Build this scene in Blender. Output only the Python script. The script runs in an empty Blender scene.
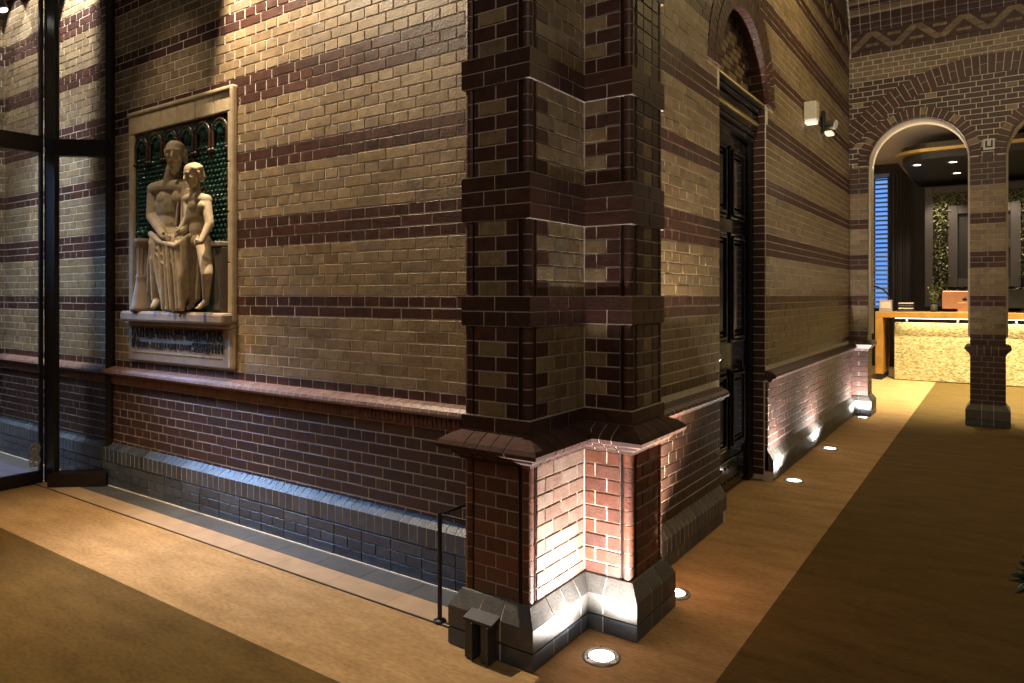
import bpy, bmesh, math, random
from mathutils import Vector, Matrix
PI = math.pi
RND = random.Random(7)
SC = bpy.context.scene
COL = SC.collection

# ------------------------------------------------------------------ camera
CAM_H = 1.48
YAW = math.radians(34.65)
FPX = 706.0
HOR = 295.0
cam = bpy.data.cameras.new('camera')
cam.sensor_width = 36.0
cam.lens = FPX / 1024 * 36.0
cam.shift_y = -(341.5 - HOR) / 1024
cam.clip_start = 0.05
cam.clip_end = 100
camo = bpy.data.objects.new('camera', cam)
COL.objects.link(camo)
camo.location = (0, 0, CAM_H)
camo.rotation_euler = (PI / 2, 0, YAW)
SC.camera = camo
FWD = (-math.sin(YAW), math.cos(YAW))
RGT = (math.cos(YAW), math.sin(YAW))


def at(px, py, Y):
    """the point of the place at depth plane y = Y that is seen at a photo pixel"""
    u = (px - 512) / FPX
    dx, dy = FWD[0] + u * RGT[0], FWD[1] + u * RGT[1]
    d = Y / dy
    return Vector((dx * d, Y, CAM_H + (HOR - py) * d / FPX))


# ------------------------------------------------------------------ materials
def new_mat(name):
    m = bpy.data.materials.new(name)
    m.use_nodes = True
    nt = m.node_tree
    b = nt.nodes['Principled BSDF']
    return m, nt, b


def link(nt, a, b):
    nt.links.new(a, b)


def noise(nt, scale, detail=4, coord='Object', vscale=None):
    tc = nt.nodes.new('ShaderNodeTexCoord')
    n = nt.nodes.new('ShaderNodeTexNoise')
    n.inputs['Scale'].default_value = scale
    n.inputs['Detail'].default_value = detail
    if vscale:
        mp = nt.nodes.new('ShaderNodeMapping')
        mp.inputs['Scale'].default_value = vscale
        link(nt, tc.outputs[coord], mp.inputs['Vector'])
        link(nt, mp.outputs[0], n.inputs['Vector'])
    else:
        link(nt, tc.outputs[coord], n.inputs['Vector'])
    return n


def ramp(nt, fac, stops):
    r = nt.nodes.new('ShaderNodeValToRGB')
    e = r.color_ramp.elements
    while len(e) < len(stops):
        e.new(0.5)
    for i, (p, c) in enumerate(stops):
        e[i].position = p
        e[i].color = (*c, 1)
    link(nt, fac, r.inputs[0])
    return r


def bump(nt, b, h, strength, dist=0.01):
    bn = nt.nodes.new('ShaderNodeBump')
    bn.inputs['Strength'].default_value = strength
    bn.inputs['Distance'].default_value = dist
    link(nt, h, bn.inputs['Height'])
    link(nt, bn.outputs[0], b.inputs['Normal'])


def mix(nt, kind, fac, a, c):
    m = nt.nodes.new('ShaderNodeMix')
    m.data_type = 'RGBA'
    m.blend_type = kind
    if isinstance(fac, float):
        m.inputs[0].default_value = fac
    else:
        link(nt, fac, m.inputs[0])
    for s, v in ((6, a), (7, c)):
        if isinstance(v, tuple):
            m.inputs[s].default_value = (*v, 1)
        else:
            link(nt, v, m.inputs[s])
    return m.outputs[2]


def brick_mat(name, cols, rough=(0.45, 0.7), bscale=90, bs=0.35, spec=0.5):
    """each loose brick gets its own tone; fired mottling on top"""
    m, nt, b = new_mat(name)
    g = nt.nodes.new('ShaderNodeNewGeometry')
    stops = [(i / max(1, len(cols) - 1), c) for i, c in enumerate(cols)]
    r = ramp(nt, g.outputs['Random Per Island'], stops)
    n = noise(nt, 22, 6)
    r2 = ramp(nt, n.outputs[0], [(0.3, (0.62, 0.6, 0.58)), (0.7, (1.15, 1.12, 1.08))])
    c = mix(nt, 'MULTIPLY', 0.8, r.outputs[0], r2.outputs[0])
    n2 = noise(nt, 150, 3)
    r3 = ramp(nt, n2.outputs[0], [(0.36, (0.5, 0.48, 0.45)), (0.5, (1, 1, 1))])
    c = mix(nt, 'MULTIPLY', 0.55, c, r3.outputs[0])
    link(nt, c, b.inputs['Base Color'])
    mr = nt.nodes.new('ShaderNodeMapRange')
    mr.inputs[3].default_value = rough[0]
    mr.inputs[4].default_value = rough[1]
    link(nt, n.outputs[0], mr.inputs[0])
    link(nt, mr.outputs[0], b.inputs['Roughness'])
    b.inputs['Specular IOR Level'].default_value = spec
    n3 = noise(nt, bscale, 5)
    bump(nt, b, n3.outputs[0], bs, 0.006)
    return m


def plain(name, col, rough=0.5, metal=0.0, nz=None, bs=0.0, spec=0.5):
    """nz = (scale, dark factor) adds a mottling"""
    m, nt, b = new_mat(name)
    b.inputs['Base Color'].default_value = (*col, 1)
    b.inputs['Roughness'].default_value = rough
    b.inputs['Metallic'].default_value = metal
    b.inputs['Specular IOR Level'].default_value = spec
    sc, dk = nz if nz else (14, 0.9)
    n = noise(nt, sc, 5)
    r = ramp(nt, n.outputs[0], [(0.3, tuple(x * dk for x in col)), (0.7, col)])
    link(nt, r.outputs[0], b.inputs['Base Color'])
    if bs:
        n2 = noise(nt, sc * 3, 5)
        bump(nt, b, n2.outputs[0], bs, 0.004)
    return m


def emit(name, col, strength):
    m, nt, b = new_mat(name)
    b.inputs['Base Color'].default_value = (*col, 1)
    b.inputs['Emission Color'].default_value = (*col, 1)
    b.inputs['Emission Strength'].default_value = strength
    return m


M = {}
M['yellow'] = brick_mat('yellow_brick', [(.20, .140, .080), (.30, .215, .125), (.25, .175, .10), (.335, .25, .15), (.215, .16, .11)])
M['red'] = brick_mat('red_brick', [(.050, .022, .018), (.086, .032, .024), (.063, .026, .021), (.100, .040, .029)], rough=(.35, .6))
M['dark'] = brick_mat('dark_brick', [(.055, .031, .028), (.080, .040, .034), (.062, .033, .030), (.10, .046, .037)], rough=(.4, .6))
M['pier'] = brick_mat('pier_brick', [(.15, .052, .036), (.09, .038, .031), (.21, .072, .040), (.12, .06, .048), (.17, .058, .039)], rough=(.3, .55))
M['blue'] = brick_mat('blue_brick', [(.060, .078, .115), (.085, .11, .155), (.05, .062, .09), (.10, .13, .18)], rough=(.28, .5))
M['capdark'] = brick_mat('matt_cap_brick', [(.060, .034, .030), (.085, .044, .037), (.07, .038, .033)], rough=(.75, .9), spec=.15)
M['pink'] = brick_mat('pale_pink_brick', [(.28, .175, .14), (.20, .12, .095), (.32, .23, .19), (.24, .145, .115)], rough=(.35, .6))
M['cap'] = brick_mat('dull_pink_cap_brick', [(.17, .105, .10), (.22, .135, .125), (.195, .118, .11)], rough=(.3, .5))
M['grey'] = brick_mat('grey_base_brick', [(.085, .083, .082), (.14, .135, .13), (.11, .105, .10)], rough=(.5, .7))
M['rubbed'] = brick_mat('orange_red_brick', [(.15, .062, .042), (.21, .085, .055), (.12, .052, .038)], rough=(.45, .7))
M['mortar'] = plain('mortar', (.78, .69, .57), .9, nz=(40, .75), bs=.3)
M['mortar_dark'] = plain('dark_mortar', (.55, .48, .41), .9, nz=(40, .75), bs=.3)
M['stone'] = plain('sandstone', (.50, .385, .245), .8, nz=(18, .72), bs=.25)
M['stone_grey'] = plain('brown_grey_stone', (.30, .225, .165), .75, nz=(9, .75), bs=.15)
M['stone_dark'] = plain('dark_pedestal_stone', (.085, .065, .05), .6)
M['figure'] = plain('carved_limestone', (.44, .345, .22), .75, nz=(24, .72), bs=.25)
M['ink'] = plain('dark_lettering', (.02, .016, .016), .6)
M['tile'] = plain('green_glazed_tile', (.010, .035, .026), .16, nz=(30, .5), bs=.2)
M['tile_leaf'] = plain('green_glazed_leaf', (.022, .075, .055), .14, nz=(40, .5))
M['tile_brown'] = plain('brown_glazed_tile', (.062, .030, .020), .25, nz=(30, .5))
M['frame'] = plain('dark_bronze_frame', (.022, .018, .017), .38, .3)
M['steel'] = plain('brushed_steel', (.42, .42, .41), .35, .9, nz=(60, .8))
M['iron'] = plain('blackened_steel', (.035, .034, .036), .42, .6)
M['bracket'] = plain('grey_painted_steel', (.06, .06, .072), .45, .2, nz=(20, .6))
M['black'] = plain('black_gloss_paint', (.008, .008, .009), .12)
M['blackmat'] = plain('matt_black', (.006, .006, .007), .6)
M['gold'] = plain('gilded_line', (.42, .30, .10), .35, .6)
M['slate'] = plain('slate_border_stone', (.085, .088, .095), .55, nz=(6, .65), bs=.1)
M['beige'] = plain('sand_border_stone', (.42, .29, .18), .6, nz=(7, .78), bs=.1)
M['plaster'] = plain('cream_plaster', (.55, .47, .35), .85, nz=(3, .93))
M['white'] = plain('white_plastic', (.62, .58, .50), .5)
M['wood'] = plain('amber_wood', (.40, .20, .045), .4, nz=(8, .7))
M['dark_wall'] = plain('charcoal_wall', (.02, .018, .02), .7)
M['greyframe'] = plain('taupe_frame', (.052, .047, .047), .55)
M['copper'] = plain('rose_metal', (.62, .30, .17), .38, .5)
M['leaf'] = plain('leaf_green', (.12, .15, .055), .5, nz=(30, .55))
M['leaf_pale'] = plain('pale_leaf', (.30, .32, .17), .55, nz=(30, .6))
M['leaf_dark'] = plain('dark_leaf', (.012, .035, .012), .4, nz=(30, .6))
M['terracotta'] = plain('black_pot', (.02, .02, .02), .5)
M['paper'] = plain('paper_card', (.6, .5, .42), .7)
M['mauve'] = plain('mauve_box', (.35, .28, .36), .6)
M['cream_mat'] = plain('cream_mat', (.55, .47, .36), .9, nz=(60, .8))
M['blue_mat'] = plain('blue_grey_stone', (.10, .10, .17), .5, nz=(5, .7))
M['slat'] = plain('blue_slat', (.16, .24, .42), .5)

# mosaic desk front
m, nt, b = new_mat('stone_mosaic')
tc = nt.nodes.new('ShaderNodeTexCoord')
mp = nt.nodes.new('ShaderNodeMapping'); mp.inputs['Scale'].default_value = (30, 30, 58)
vo = nt.nodes.new('ShaderNodeTexVoronoi'); vo.inputs['Scale'].default_value = 1.0
link(nt, tc.outputs['Object'], mp.inputs[0]); link(nt, mp.outputs[0], vo.inputs['Vector'])
r = ramp(nt, vo.outputs['Color'], [(0, (.20, .15, .065)), (.5, (.46, .38, .20)), (1, (.68, .60, .38))])
link(nt, r.outputs[0], b.inputs['Base Color'])
b.inputs['Roughness'].default_value = .35
bump(nt, b, vo.outputs['Distance'], .35, .008)
M['mosaic'] = m

# carpet: pale border stripe along the walls, darker field
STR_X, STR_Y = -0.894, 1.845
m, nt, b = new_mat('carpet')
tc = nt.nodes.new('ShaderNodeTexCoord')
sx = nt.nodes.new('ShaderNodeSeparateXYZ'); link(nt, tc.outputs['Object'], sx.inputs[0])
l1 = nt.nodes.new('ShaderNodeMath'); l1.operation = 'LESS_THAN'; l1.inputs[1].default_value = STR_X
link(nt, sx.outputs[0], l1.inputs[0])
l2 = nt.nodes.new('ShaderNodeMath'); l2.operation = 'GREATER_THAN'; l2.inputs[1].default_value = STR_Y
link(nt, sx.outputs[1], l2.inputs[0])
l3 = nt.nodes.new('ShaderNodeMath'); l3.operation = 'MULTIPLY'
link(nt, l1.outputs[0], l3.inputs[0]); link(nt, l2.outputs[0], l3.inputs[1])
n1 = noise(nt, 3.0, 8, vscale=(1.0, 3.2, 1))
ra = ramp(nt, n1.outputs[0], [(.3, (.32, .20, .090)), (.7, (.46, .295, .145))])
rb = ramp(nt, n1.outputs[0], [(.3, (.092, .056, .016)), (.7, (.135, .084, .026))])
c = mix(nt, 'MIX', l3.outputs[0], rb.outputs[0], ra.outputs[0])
n2 = noise(nt, 26, 6, vscale=(1.0, 2.6, 1))
r2 = ramp(nt, n2.outputs[0], [(.32, (.74, .72, .70)), (.62, (1.05, 1.05, 1.05))])
c = mix(nt, 'MULTIPLY', .8, c, r2.outputs[0])
link(nt, c, b.inputs['Base Color'])
b.inputs['Roughness'].default_value = .95
b.inputs['Specular IOR Level'].default_value = .15
n3 = noise(nt, 420, 2)
bump(nt, b, n3.outputs[0], .5, .004)
M['carpet'] = m

# clear glass for thin panes
m, nt, b = new_mat('clear_glass')
nt.nodes.remove(b)
out = nt.nodes['Material Output']
tr = nt.nodes.new('ShaderNodeBsdfTransparent'); tr.inputs[0].default_value = (.93, .95, .95, 1)
gl = nt.nodes.new('ShaderNodeBsdfGlossy'); gl.inputs['Roughness'].default_value = .02
fr = nt.nodes.new('ShaderNodeFresnel'); fr.inputs[0].default_value = 1.35
ms = nt.nodes.new('ShaderNodeMixShader')
link(nt, fr.outputs[0], ms.inputs[0]); link(nt, tr.outputs[0], ms.inputs[1]); link(nt, gl.outputs[0], ms.inputs[2])
link(nt, ms.outputs[0], out.inputs[0])
M['glass'] = m
m, nt, b = new_mat('etched_sticker')
b.inputs['Base Color'].default_value = (.45, .45, .45, 1); b.inputs['Alpha'].default_value = .45; b.inputs['Roughness'].default_value = .6
M['sticker'] = m
M['uplens'] = emit('lit_uplight_lens', (1, .96, .88), 14)
M['downlens'] = emit('lit_downlight_lens', (1, .92, .8), 9)
M['lamplens'] = emit('softly_lit_lens', (1, .9, .68), .55)
M['led'] = emit('warm_led_strip', (1, .86, .5), 6)
M['dusk'] = emit('dusk_sky_pane', (.13, .32, .80), 1.1)
M['dusk_pale'] = emit('pale_dusk_sky_pane', (.66, .82, 1.0), 3.2)


# ------------------------------------------------------------------ mesh builder
class MB:
    def __init__(s):
        s.v, s.f, s.m, s.mats = [], [], [], []
        s.smooth = []

    def mi(s, key):
        if key not in s.mats:
            s.mats.append(key)
        return s.mats.index(key)

    def add(s, vs, fs, key, smooth=False):
        o = len(s.v)
        s.v += [tuple(v) for v in vs]
        k = s.mi(key)
        for f in fs:
            s.f.append(tuple(i + o for i in f))
            s.m.append(k)
            s.smooth.append(smooth)

    def hexa(s, p, key):
        """8 points: bottom ring 0-3, top ring 4-7"""
        s.add(p, [(3, 2, 1, 0), (4, 5, 6, 7), (0, 1, 5, 4), (1, 2, 6, 5), (2, 3, 7, 6), (3, 0, 4, 7)], key)

    def box(s, a, b, key):
        x0, y0, z0 = (min(a[i], b[i]) for i in range(3))
        x1, y1, z1 = (max(a[i], b[i]) for i in range(3))
        s.hexa([(x0, y0, z0), (x1, y0, z0), (x1, y1, z0), (x0, y1, z0), (x0, y0, z1), (x1, y0, z1), (x1, y1, z1), (x0, y1, z1)], key)

    def bbox(s, a, b, key, r=.006):
        """box with chamfered edges (all twelve)"""
        a = [min(a[i], b[i]) for i in range(3)], [max(a[i], b[i]) for i in range(3)]
        lo, hi = a
        r = min([r] + [(hi[i] - lo[i]) * .45 for i in range(3)])
        bm = bmesh.new()
        bmesh.ops.create_cube(bm, size=1)
        for v in bm.verts:
            v.co = Vector([lo[i] + (v.co[i] + .5) * (hi[i] - lo[i]) for i in range(3)])
        bmesh.ops.bevel(bm, geom=bm.edges[:], offset=r, segments=2, affect='EDGES', profile=.5)
        bm.verts.index_update()
        s.add([v.co[:] for v in bm.verts], [[v.index for v in f.verts] for f in bm.faces], key)
        bm.free()

    def prism(s, pts, off, key):
        """planar polygon (3d points) extruded by vector off"""
        n = len(pts)
        off = Vector(off)
        vs = [Vector(p) for p in pts] + [Vector(p) + off for p in pts]
        fs = [tuple(range(n))[::-1], tuple(range(n, 2 * n))]
        fs += [(i, (i + 1) % n, n + (i + 1) % n, n + i) for i in range(n)]
        s.add(vs, fs, key)

    def cyl(s, a, b, r0, r1, key, n=16, smooth=True, caps=True):
        a, b = Vector(a), Vector(b)
        d = (b - a).normalized()
        x = d.orthogonal().normalized()
        y = d.cross(x)
        vs = []
        for p, r in ((a, r0), (b, r1)):
            for i in range(n):
                t = 2 * PI * i / n
                vs.append(p + x * (r * math.cos(t)) + y * (r * math.sin(t)))
        s.add(vs, [(i, (i + 1) % n, n + (i + 1) % n, n + i) for i in range(n)], key, smooth)
        if caps:
            s.add(vs[:n], [tuple(range(n))[::-1]], key)
            s.add(vs[n:], [tuple(range(n))], key)

    def tube(s, pts, r, key, n=10):
        for i in range(len(pts) - 1):
            s.cyl(pts[i], pts[i + 1], r, r, key, n)

    def lathe(s, c, prof, key, n=32, axis='z'):
        vs = []
        for (r, h) in prof:
            for i in range(n):
                t = 2 * PI * i / n
                if axis == 'z':
                    vs.append((c[0] + r * math.cos(t), c[1] + r * math.sin(t), c[2] + h))
                else:
                    vs.append((c[0] + r * math.cos(t), c[1] + h, c[2] + r * math.sin(t)))
        k = len(prof)
        fs = []
        for j in range(k - 1):
            for i in range(n):
                fs.append((j * n + i, j * n + (i + 1) % n, (j + 1) * n + (i + 1) % n, (j + 1) * n + i))
        s.add(vs, fs, key, True)

    def ball(s, c, r, key, n=12, sc=(1, 1, 1)):
        vs, fs = [], []
        k = n // 2
        for j in range(k + 1):
            p = PI * j / k
            for i in range(n):
                t = 2 * PI * i / n
                vs.append((c[0] + sc[0] * r * math.sin(p) * math.cos(t), c[1] + sc[1] * r * math.sin(p) * math.sin(t), c[2] + sc[2] * r * math.cos(p)))
        for j in range(k):
            for i in range(n):
                fs.append((j * n + i, (j + 1) * n + i, (j + 1) * n + (i + 1) % n, j * n + (i + 1) % n))
        s.add(vs, fs, key, True)

    def build(s, name, parent=None, recalc=True):
        me = bpy.data.meshes.new(name)
        me.from_pydata(s.v, [], s.f)
        for k in s.mats:
            me.materials.append(M[k])
        me.polygons.foreach_set('material_index', s.m)
        me.polygons.foreach_set('use_smooth', s.smooth)
        me.update()
        if recalc:
            bm = bmesh.new(); bm.from_mesh(me)
            bmesh.ops.recalc_face_normals(bm, faces=bm.faces[:])
            bm.to_mesh(me); bm.free()
        o = bpy.data.objects.new(name, me)
        COL.objects.link(o)
        if parent:
            o.parent = parent
            if parent.type == 'EMPTY':
                o.matrix_parent_inverse = Matrix.Translation(-parent_world(parent))
        return o


def parent_world(p):
    v = Vector(p.location)
    while p.parent:
        p = p.parent
        v += Vector(p.location)
    return v


def thing(name, label, cat, loc=(0, 0, 0), group=None):
    o = bpy.data.objects.new(name, None)
    o.empty_display_size = .1
    COL.objects.link(o)
    o.location = loc
    return tag(o, label, cat, group)


def tag(o, label, cat, group=None):
    o['label'] = label
    o['category'] = cat
    if group:
        o['group'] = group
    return o


def struct(o):
    o['kind'] = 'structure'
    return o


# ------------------------------------------------------------------ brickwork
CRS = 0.0625
Z0 = 0.0375
JT = 0.008


def rowz(r):
    return Z0 + CRS * r


def put_brick(mb, o, eu, en, u0, u1, z0, z1, key, base=0.0, out=0.0030, rnd=RND, cham=.0014, jit=.7):
    """one brick standing proud of the mortar bed"""
    o, eu, en = Vector(o), Vector(eu), Vector(en)
    k = Vector((0, 0, 1))
    w = u1 - u0
    if w < .012:
        return
    j = jit * .0012
    ds = out + rnd.uniform(-j, j)
    tl = [ds + rnd.uniform(-j, j) * .6 for _ in range(4)]
    jz = rnd.uniform(-.0008, .0008) * jit
    c = min(cham, w * .2)
    ring0 = [(u0, z0), (u1, z0), (u1, z1), (u0, z1)]
    ring1 = [(u0 + c, z0 + c), (u1 - c, z0 + c), (u1 - c, z1 - c), (u0 + c, z1 - c)]
    vs = [o + eu * u + k * (z + jz) + en * (base - .002) for u, z in ring0]
    vs += [o + eu * u + k * (z + jz) + en * (base + d - c) for (u, z), d in zip(ring0, tl)]
    vs += [o + eu * u + k * (z + jz) + en * (base + d) for (u, z), d in zip(ring1, tl)]
    fs = [(8, 9, 10, 11)]
    for i in range(4):
        a = (i + 1) % 4
        fs += [(i, a, 4 + a, 4 + i), (4 + i, 4 + a, 8 + a, 8 + i)]
    mb.add(vs, fs, key)


def subtract(a, b, holes):
    segs = [(a, b)]
    for h0, h1 in holes:
        ns = []
        for s0, s1 in segs:
            if h1 <= s0 or h0 >= s1:
                ns.append((s0, s1))
            else:
                if h0 > s0: ns.append((s0, h0))
                if h1 < s1: ns.append((h1, s1))
        segs = ns
    return segs


def brick_rows(mb, o, eu, en, u0, u1, r0, r1, colf, holes=None, base=0.0, out=0.0030, L=.222, clip=None):
    """rows r0..r1-1 in cross bond: even rows headers, odd rows stretchers"""
    for r in range(r0, r1):
        z0, z1 = rowz(r), rowz(r + 1)
        if clip and z1 <= clip[0] + .01: continue
        zz0 = max(z0, clip[0]) if clip else z0
        hl = holes((z0 + z1) / 2) if holes else []
        P = L / 2 if r % 2 == 0 else L
        off = (L * .25 if r % 2 == 0 else (0 if (r // 2) % 2 == 0 else L / 2))
        for s0, s1 in subtract(u0, u1, hl):
            i0 = math.floor((s0 - off) / P)
            i1 = math.ceil((s1 - off) / P)
            for i in range(i0, i1 + 1):
                a, b = max(s0, off + i * P), min(s1, off + (i + 1) * P)
                if b - a < .02: continue
                ja = JT / 2 * RND.uniform(.8, 1.3)
                put_brick(mb, o, eu, en, a + ja, b - ja, zz0 + JT / 2, z1 - JT / 2, colf(r, i), base, out)


BAND2 = {21, 22, 36, 37, 51, 52, 66, 67}
BAND3 = {28, 29, 30, 43, 44, 45, 58, 59, 60, 73, 74, 75}


def wall_col(r, i):
    if r in BAND2 or r in BAND3:
        return 'red'
    return 'yellow'


def sweep(mb, path, prof, pitch, key, joint=.007, core=None, normal_right=True, z_shift=0.0, closed_ends=True, colf=None):
    """extrude a (d, z) profile along a plan polyline, cut into bricks of the given pitch with mitred corners.
    d grows to the right-hand side of the walking direction."""
    n = len(path)
    E = []
    for i in range(n - 1):
        a, b = Vector(path[i]), Vector(path[i + 1])
        e = (b - a); L = e.length; e.normalize()
        E.append((a, e, Vector((e.y, -e.x)), L))
    k = len(prof)
    for i, (a, e, nn, L) in enumerate(E):
        ts = te = 0.0
        if i > 0:
            pe = E[i - 1][1]
            cr = pe.x * e.y - pe.y * e.x   # >0 left turn: outside on the right is convex
            ang = math.atan2(cr, pe.dot(e))
            ts = -math.tan(ang / 2)
        if i < len(E) - 1:
            ne = E[i + 1][1]
            cr = e.x * ne.y - e.y * ne.x
            ang = math.atan2(cr, e.dot(ne))
            te = math.tan(ang / 2)
        cnt = max(1, round(L / pitch))
        for q in range(cnt):
            t0, t1 = L * q / cnt, L * (q + 1) / cnt
            vs = []
            for end, t in ((0, t0), (1, t1)):
                for d, z in prof:
                    tt = t
                    if end == 0 and q == 0: tt = ts * d
                    elif end == 0: tt = max(t, ts * d) + joint / 2
                    elif end == 1 and q == cnt - 1: tt = L + te * d
                    else: tt = min(t, L + te * d) - joint / 2
                    if end == 0 and q == 0 and i == 0: tt = 0
                    p = a + e * tt + nn * d
                    vs.append((p.x, p.y, z + z_shift))
            fs = [(j, (j + 1) % k, k + (j + 1) % k, k + j) for j in range(k)]
            fs += [tuple(range(k))[::-1], tuple(range(k, 2 * k))]
            mb.add(vs, fs, colf(i, q) if colf else key)
    if core:
        cd, ck = core
        pr = [(max(0, d - cd), z) for d, z in prof]
        cz = (min(z for d, z in prof) + max(z for d, z in prof)) / 2
        pr = [(d, cz + (z - cz) * .94) for d, z in pr]
        if path[0] != path[-1]:
            pth = [Vector(p) for p in path]
            pth[0] = pth[0] + (pth[1] - pth[0]).normalized() * .003
            pth[-1] = pth[-1] + (pth[-2] - pth[-1]).normalized() * .003
            path = [tuple(p) for p in pth]
        sweep(mb, path, pr, 1e6, ck, z_shift=z_shift)


def voussoirs(mb, o, eu, en, cu, cz, r0, r1, a0, a1, n, keyf, out=.012, base=0.0, joint=.007, split=True):
    """arch ring of wedge bricks in the wall plane; angles from +u, counter-clockwise"""
    o, eu, en = Vector(o), Vector(eu), Vector(en)
    K = Vector((0, 0, 1))
    for i in range(n):
        t0 = a0 + (a1 - a0) * i / n
        t1 = a0 + (a1 - a0) * (i + 1) / n
        halves = [(r0, r1)] if (not split or i % 2 == 0) else [(r0, (r0 + r1) / 2 - .003), ((r0 + r1) / 2 + .003, r1)]
        for q0, q1 in halves:
            g0, g1 = joint / 2 / q0, joint / 2 / q1
            d = out + RND.uniform(-.001, .001)
            ring = [(q0, t0 + g0), (q0, t1 - g0), (q1, t1 - g1), (q1, t0 + g1)]
            vs = []
            for dd in (base - .004, base + d):
                for r_, t in ring:
                    vs.append(o + eu * (cu + r_ * math.cos(t)) + K * (cz + r_ * math.sin(t)) + en * dd)
            mb.hexa(vs, keyf(i))
    # mortar bed behind the wedges
    N = max(12, n)
    vs, fs = [], []
    for i in range(N + 1):
        t = a0 + (a1 - a0) * i / N
        for r_ in (r0 + .003, r1 - .001):
            for dd in (base - .004, base + out - .004):
                vs.append(o + eu * (cu + r_ * math.cos(t)) + K * (cz + r_ * math.sin(t)) + en * dd)
    for i in range(N):
        b_ = i * 4
        fs += [(b_ + 1, b_ + 3, b_ + 7, b_ + 5), (b_, b_ + 1, b_ + 5, b_ + 4), (b_ + 2, b_ + 6, b_ + 7, b_ + 3)]
    mb.add(vs, fs, 'mortar')


def arch_solid(mb, o, eu, en, u0, u1, z0, z1, openings, thick, key, soffit_key=None, soffit_from=None):
    """wall slab with round-arched openings: openings = [(ua, ub, spring)] (semicircular head); made of upright strips"""
    o, eu, en = Vector(o), Vector(eu), Vector(en)
    K = Vector((0, 0, 1))

    def strip(a, b, za, zb, top):
        vs = []
        for dd in (0, -thick):
            vs += [o + eu * a + K * za + en * dd, o + eu * b + K * zb + en * dd, o + eu * b + K * top + en * dd, o + eu * a + K * top + en * dd]
        mb.add(vs, [(0, 1, 2, 3), (7, 6, 5, 4), (3, 2, 6, 7), (0, 3, 7, 4), (1, 5, 6, 2)], key)
        mb.add([vs[0], vs[1], vs[5], vs[4]], [(0, 1, 2, 3)], soffit_key or key)

    cur = u0
    for ua, ub, sp in sorted(openings):
        if ua > cur:
            strip(cur, ua, z0, z0, z1)
        R = (ub - ua) / 2
        c = (ua + ub) / 2
        N = 28
        us = [c - R * math.cos(PI * i / N) for i in range(N + 1)]
        hs = [sp + R * math.sin(PI * i / N) for i in range(N + 1)]
        for i in range(N):
            strip(us[i], us[i + 1], hs[i], hs[i + 1], z1)
        cur = ub
    if cur < u1:
        strip(cur, u1, z0, z0, z1)


# ================================================================== THE SETTING
YU, YL, YP = 2.80, 2.775, 2.725          # left wall: upper face, dado face, plinth face
XU, XL, XP = -1.54, -1.515, -1.475       # corridor wall
DO0, DO1, DSP = 4.66, 5.80, 3.00         # doorway in the corridor wall
VX = -7.85                                # far end of the entrance vestibule
TOP = 5.3

# ---- floor
mb = MB()
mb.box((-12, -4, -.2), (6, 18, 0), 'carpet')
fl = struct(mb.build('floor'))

# border stones in front of the left wall
mb = MB()
for i in range(20):
    x0 = VX + i * .34
    x1 = min(x0 + .337, -1.96)
    if x0 > -1.97: break
    mb.box((x0, 2.572, 0), (x1, YP + .02, .006), 'slate')
struct(mb.build('trim_1'))
mb = MB()
for i in range(12):
    x0 = -6.2 + i * .42
    x1 = min(x0 + .4185, -1.96)
    if x0 > -1.97: break
    mb.box((x0, 2.424, 0), (x1, 2.570, .006), 'beige')
mb.box((-6.2, 2.418, 0), (-1.96, 2.424, .003), 'blackmat')
struct(mb.build('trim_2'))

# ---- left wall
mb = MB()
mb.box((VX - .3, YU, 0), (XU - .02, YU + .3, TOP), 'mortar')
mb.box((VX, YL, 0), (-1.6, YU + .01, .86), 'mortar_dark')
oL, eL, nL = (0, YU, 0), (1, 0, 0), (0, -1, 0)
brick_rows(mb, oL, eL, nL, VX, -1.60, 14, 78, lambda r, i: 'red' if r == 14 else wall_col(r, i))
brick_rows(mb, (0, YL, 0), eL, nL, VX, -1.60, 4, 12, lambda r, i: 'dark')
wl = struct(mb.build('wall_left'))
# dado cap: rounded rowlock bricks over a dentil course
mb = MB()
capL = [(0, .922), (.03, .9215), (.062, .912), (.083, .896), (.089, .880), (.081, .867), (.06, .859), (0, .855)]
sweep(mb, [(VX, YU), (-1.70, YU)], capL, .0625, 'cap', joint=.005, core=(.0012, 'mortar_dark'))
for i in range(int((-1.7 - VX) / .0313)):
    x = VX + i * .0313
    mb.prism([(x + .003, YL + .01, .795), (x + .0283, YL + .01, .795), (x + .0283, YL - .018, .795), (x + .0156, YL - .030, .795), (x + .003, YL - .018, .795)], (0, 0, .060), 'rubbed')
mb.box((VX, YL - .006, .795), (-1.7, YL + .01, .855), 'mortar')
mb.build('dado_cap', wl)
# plinth of blue-grey engineering bricks with a sloped soldier course
mb = MB()
mb.box((VX, YP + .003, 0), (-1.60, YU, .185), 'mortar')
for r in range(3):
    z0, z1 = .008 + r * .0595, .008 + (r + 1) * .0595
    P, off = (.222, 0.11 * (r % 2))
    if r == 1: P = .111
    for i in range(-90, 10):
        a, b = off + i * P, off + (i + 1) * P
        if a < VX or b > -1.6: continue
        put_brick(mb, (0, YP, 0), eL, nL, a + .003, b - .003, z0 + .003, z1 - .003, 'blue', 0, .005)
sweep(mb, [(VX, YU), (-1.60, YU)], [(0, .33), (.028, .329), (.080, .288), (.080, .192), (0, .192)], .0625, 'blue', joint=.0055, core=(.0012, 'mortar'))
mb.box((VX, YP - .012, 0), (-1.6, YP, .012), 'mortar')
mb.build('plinth', wl)

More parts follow.
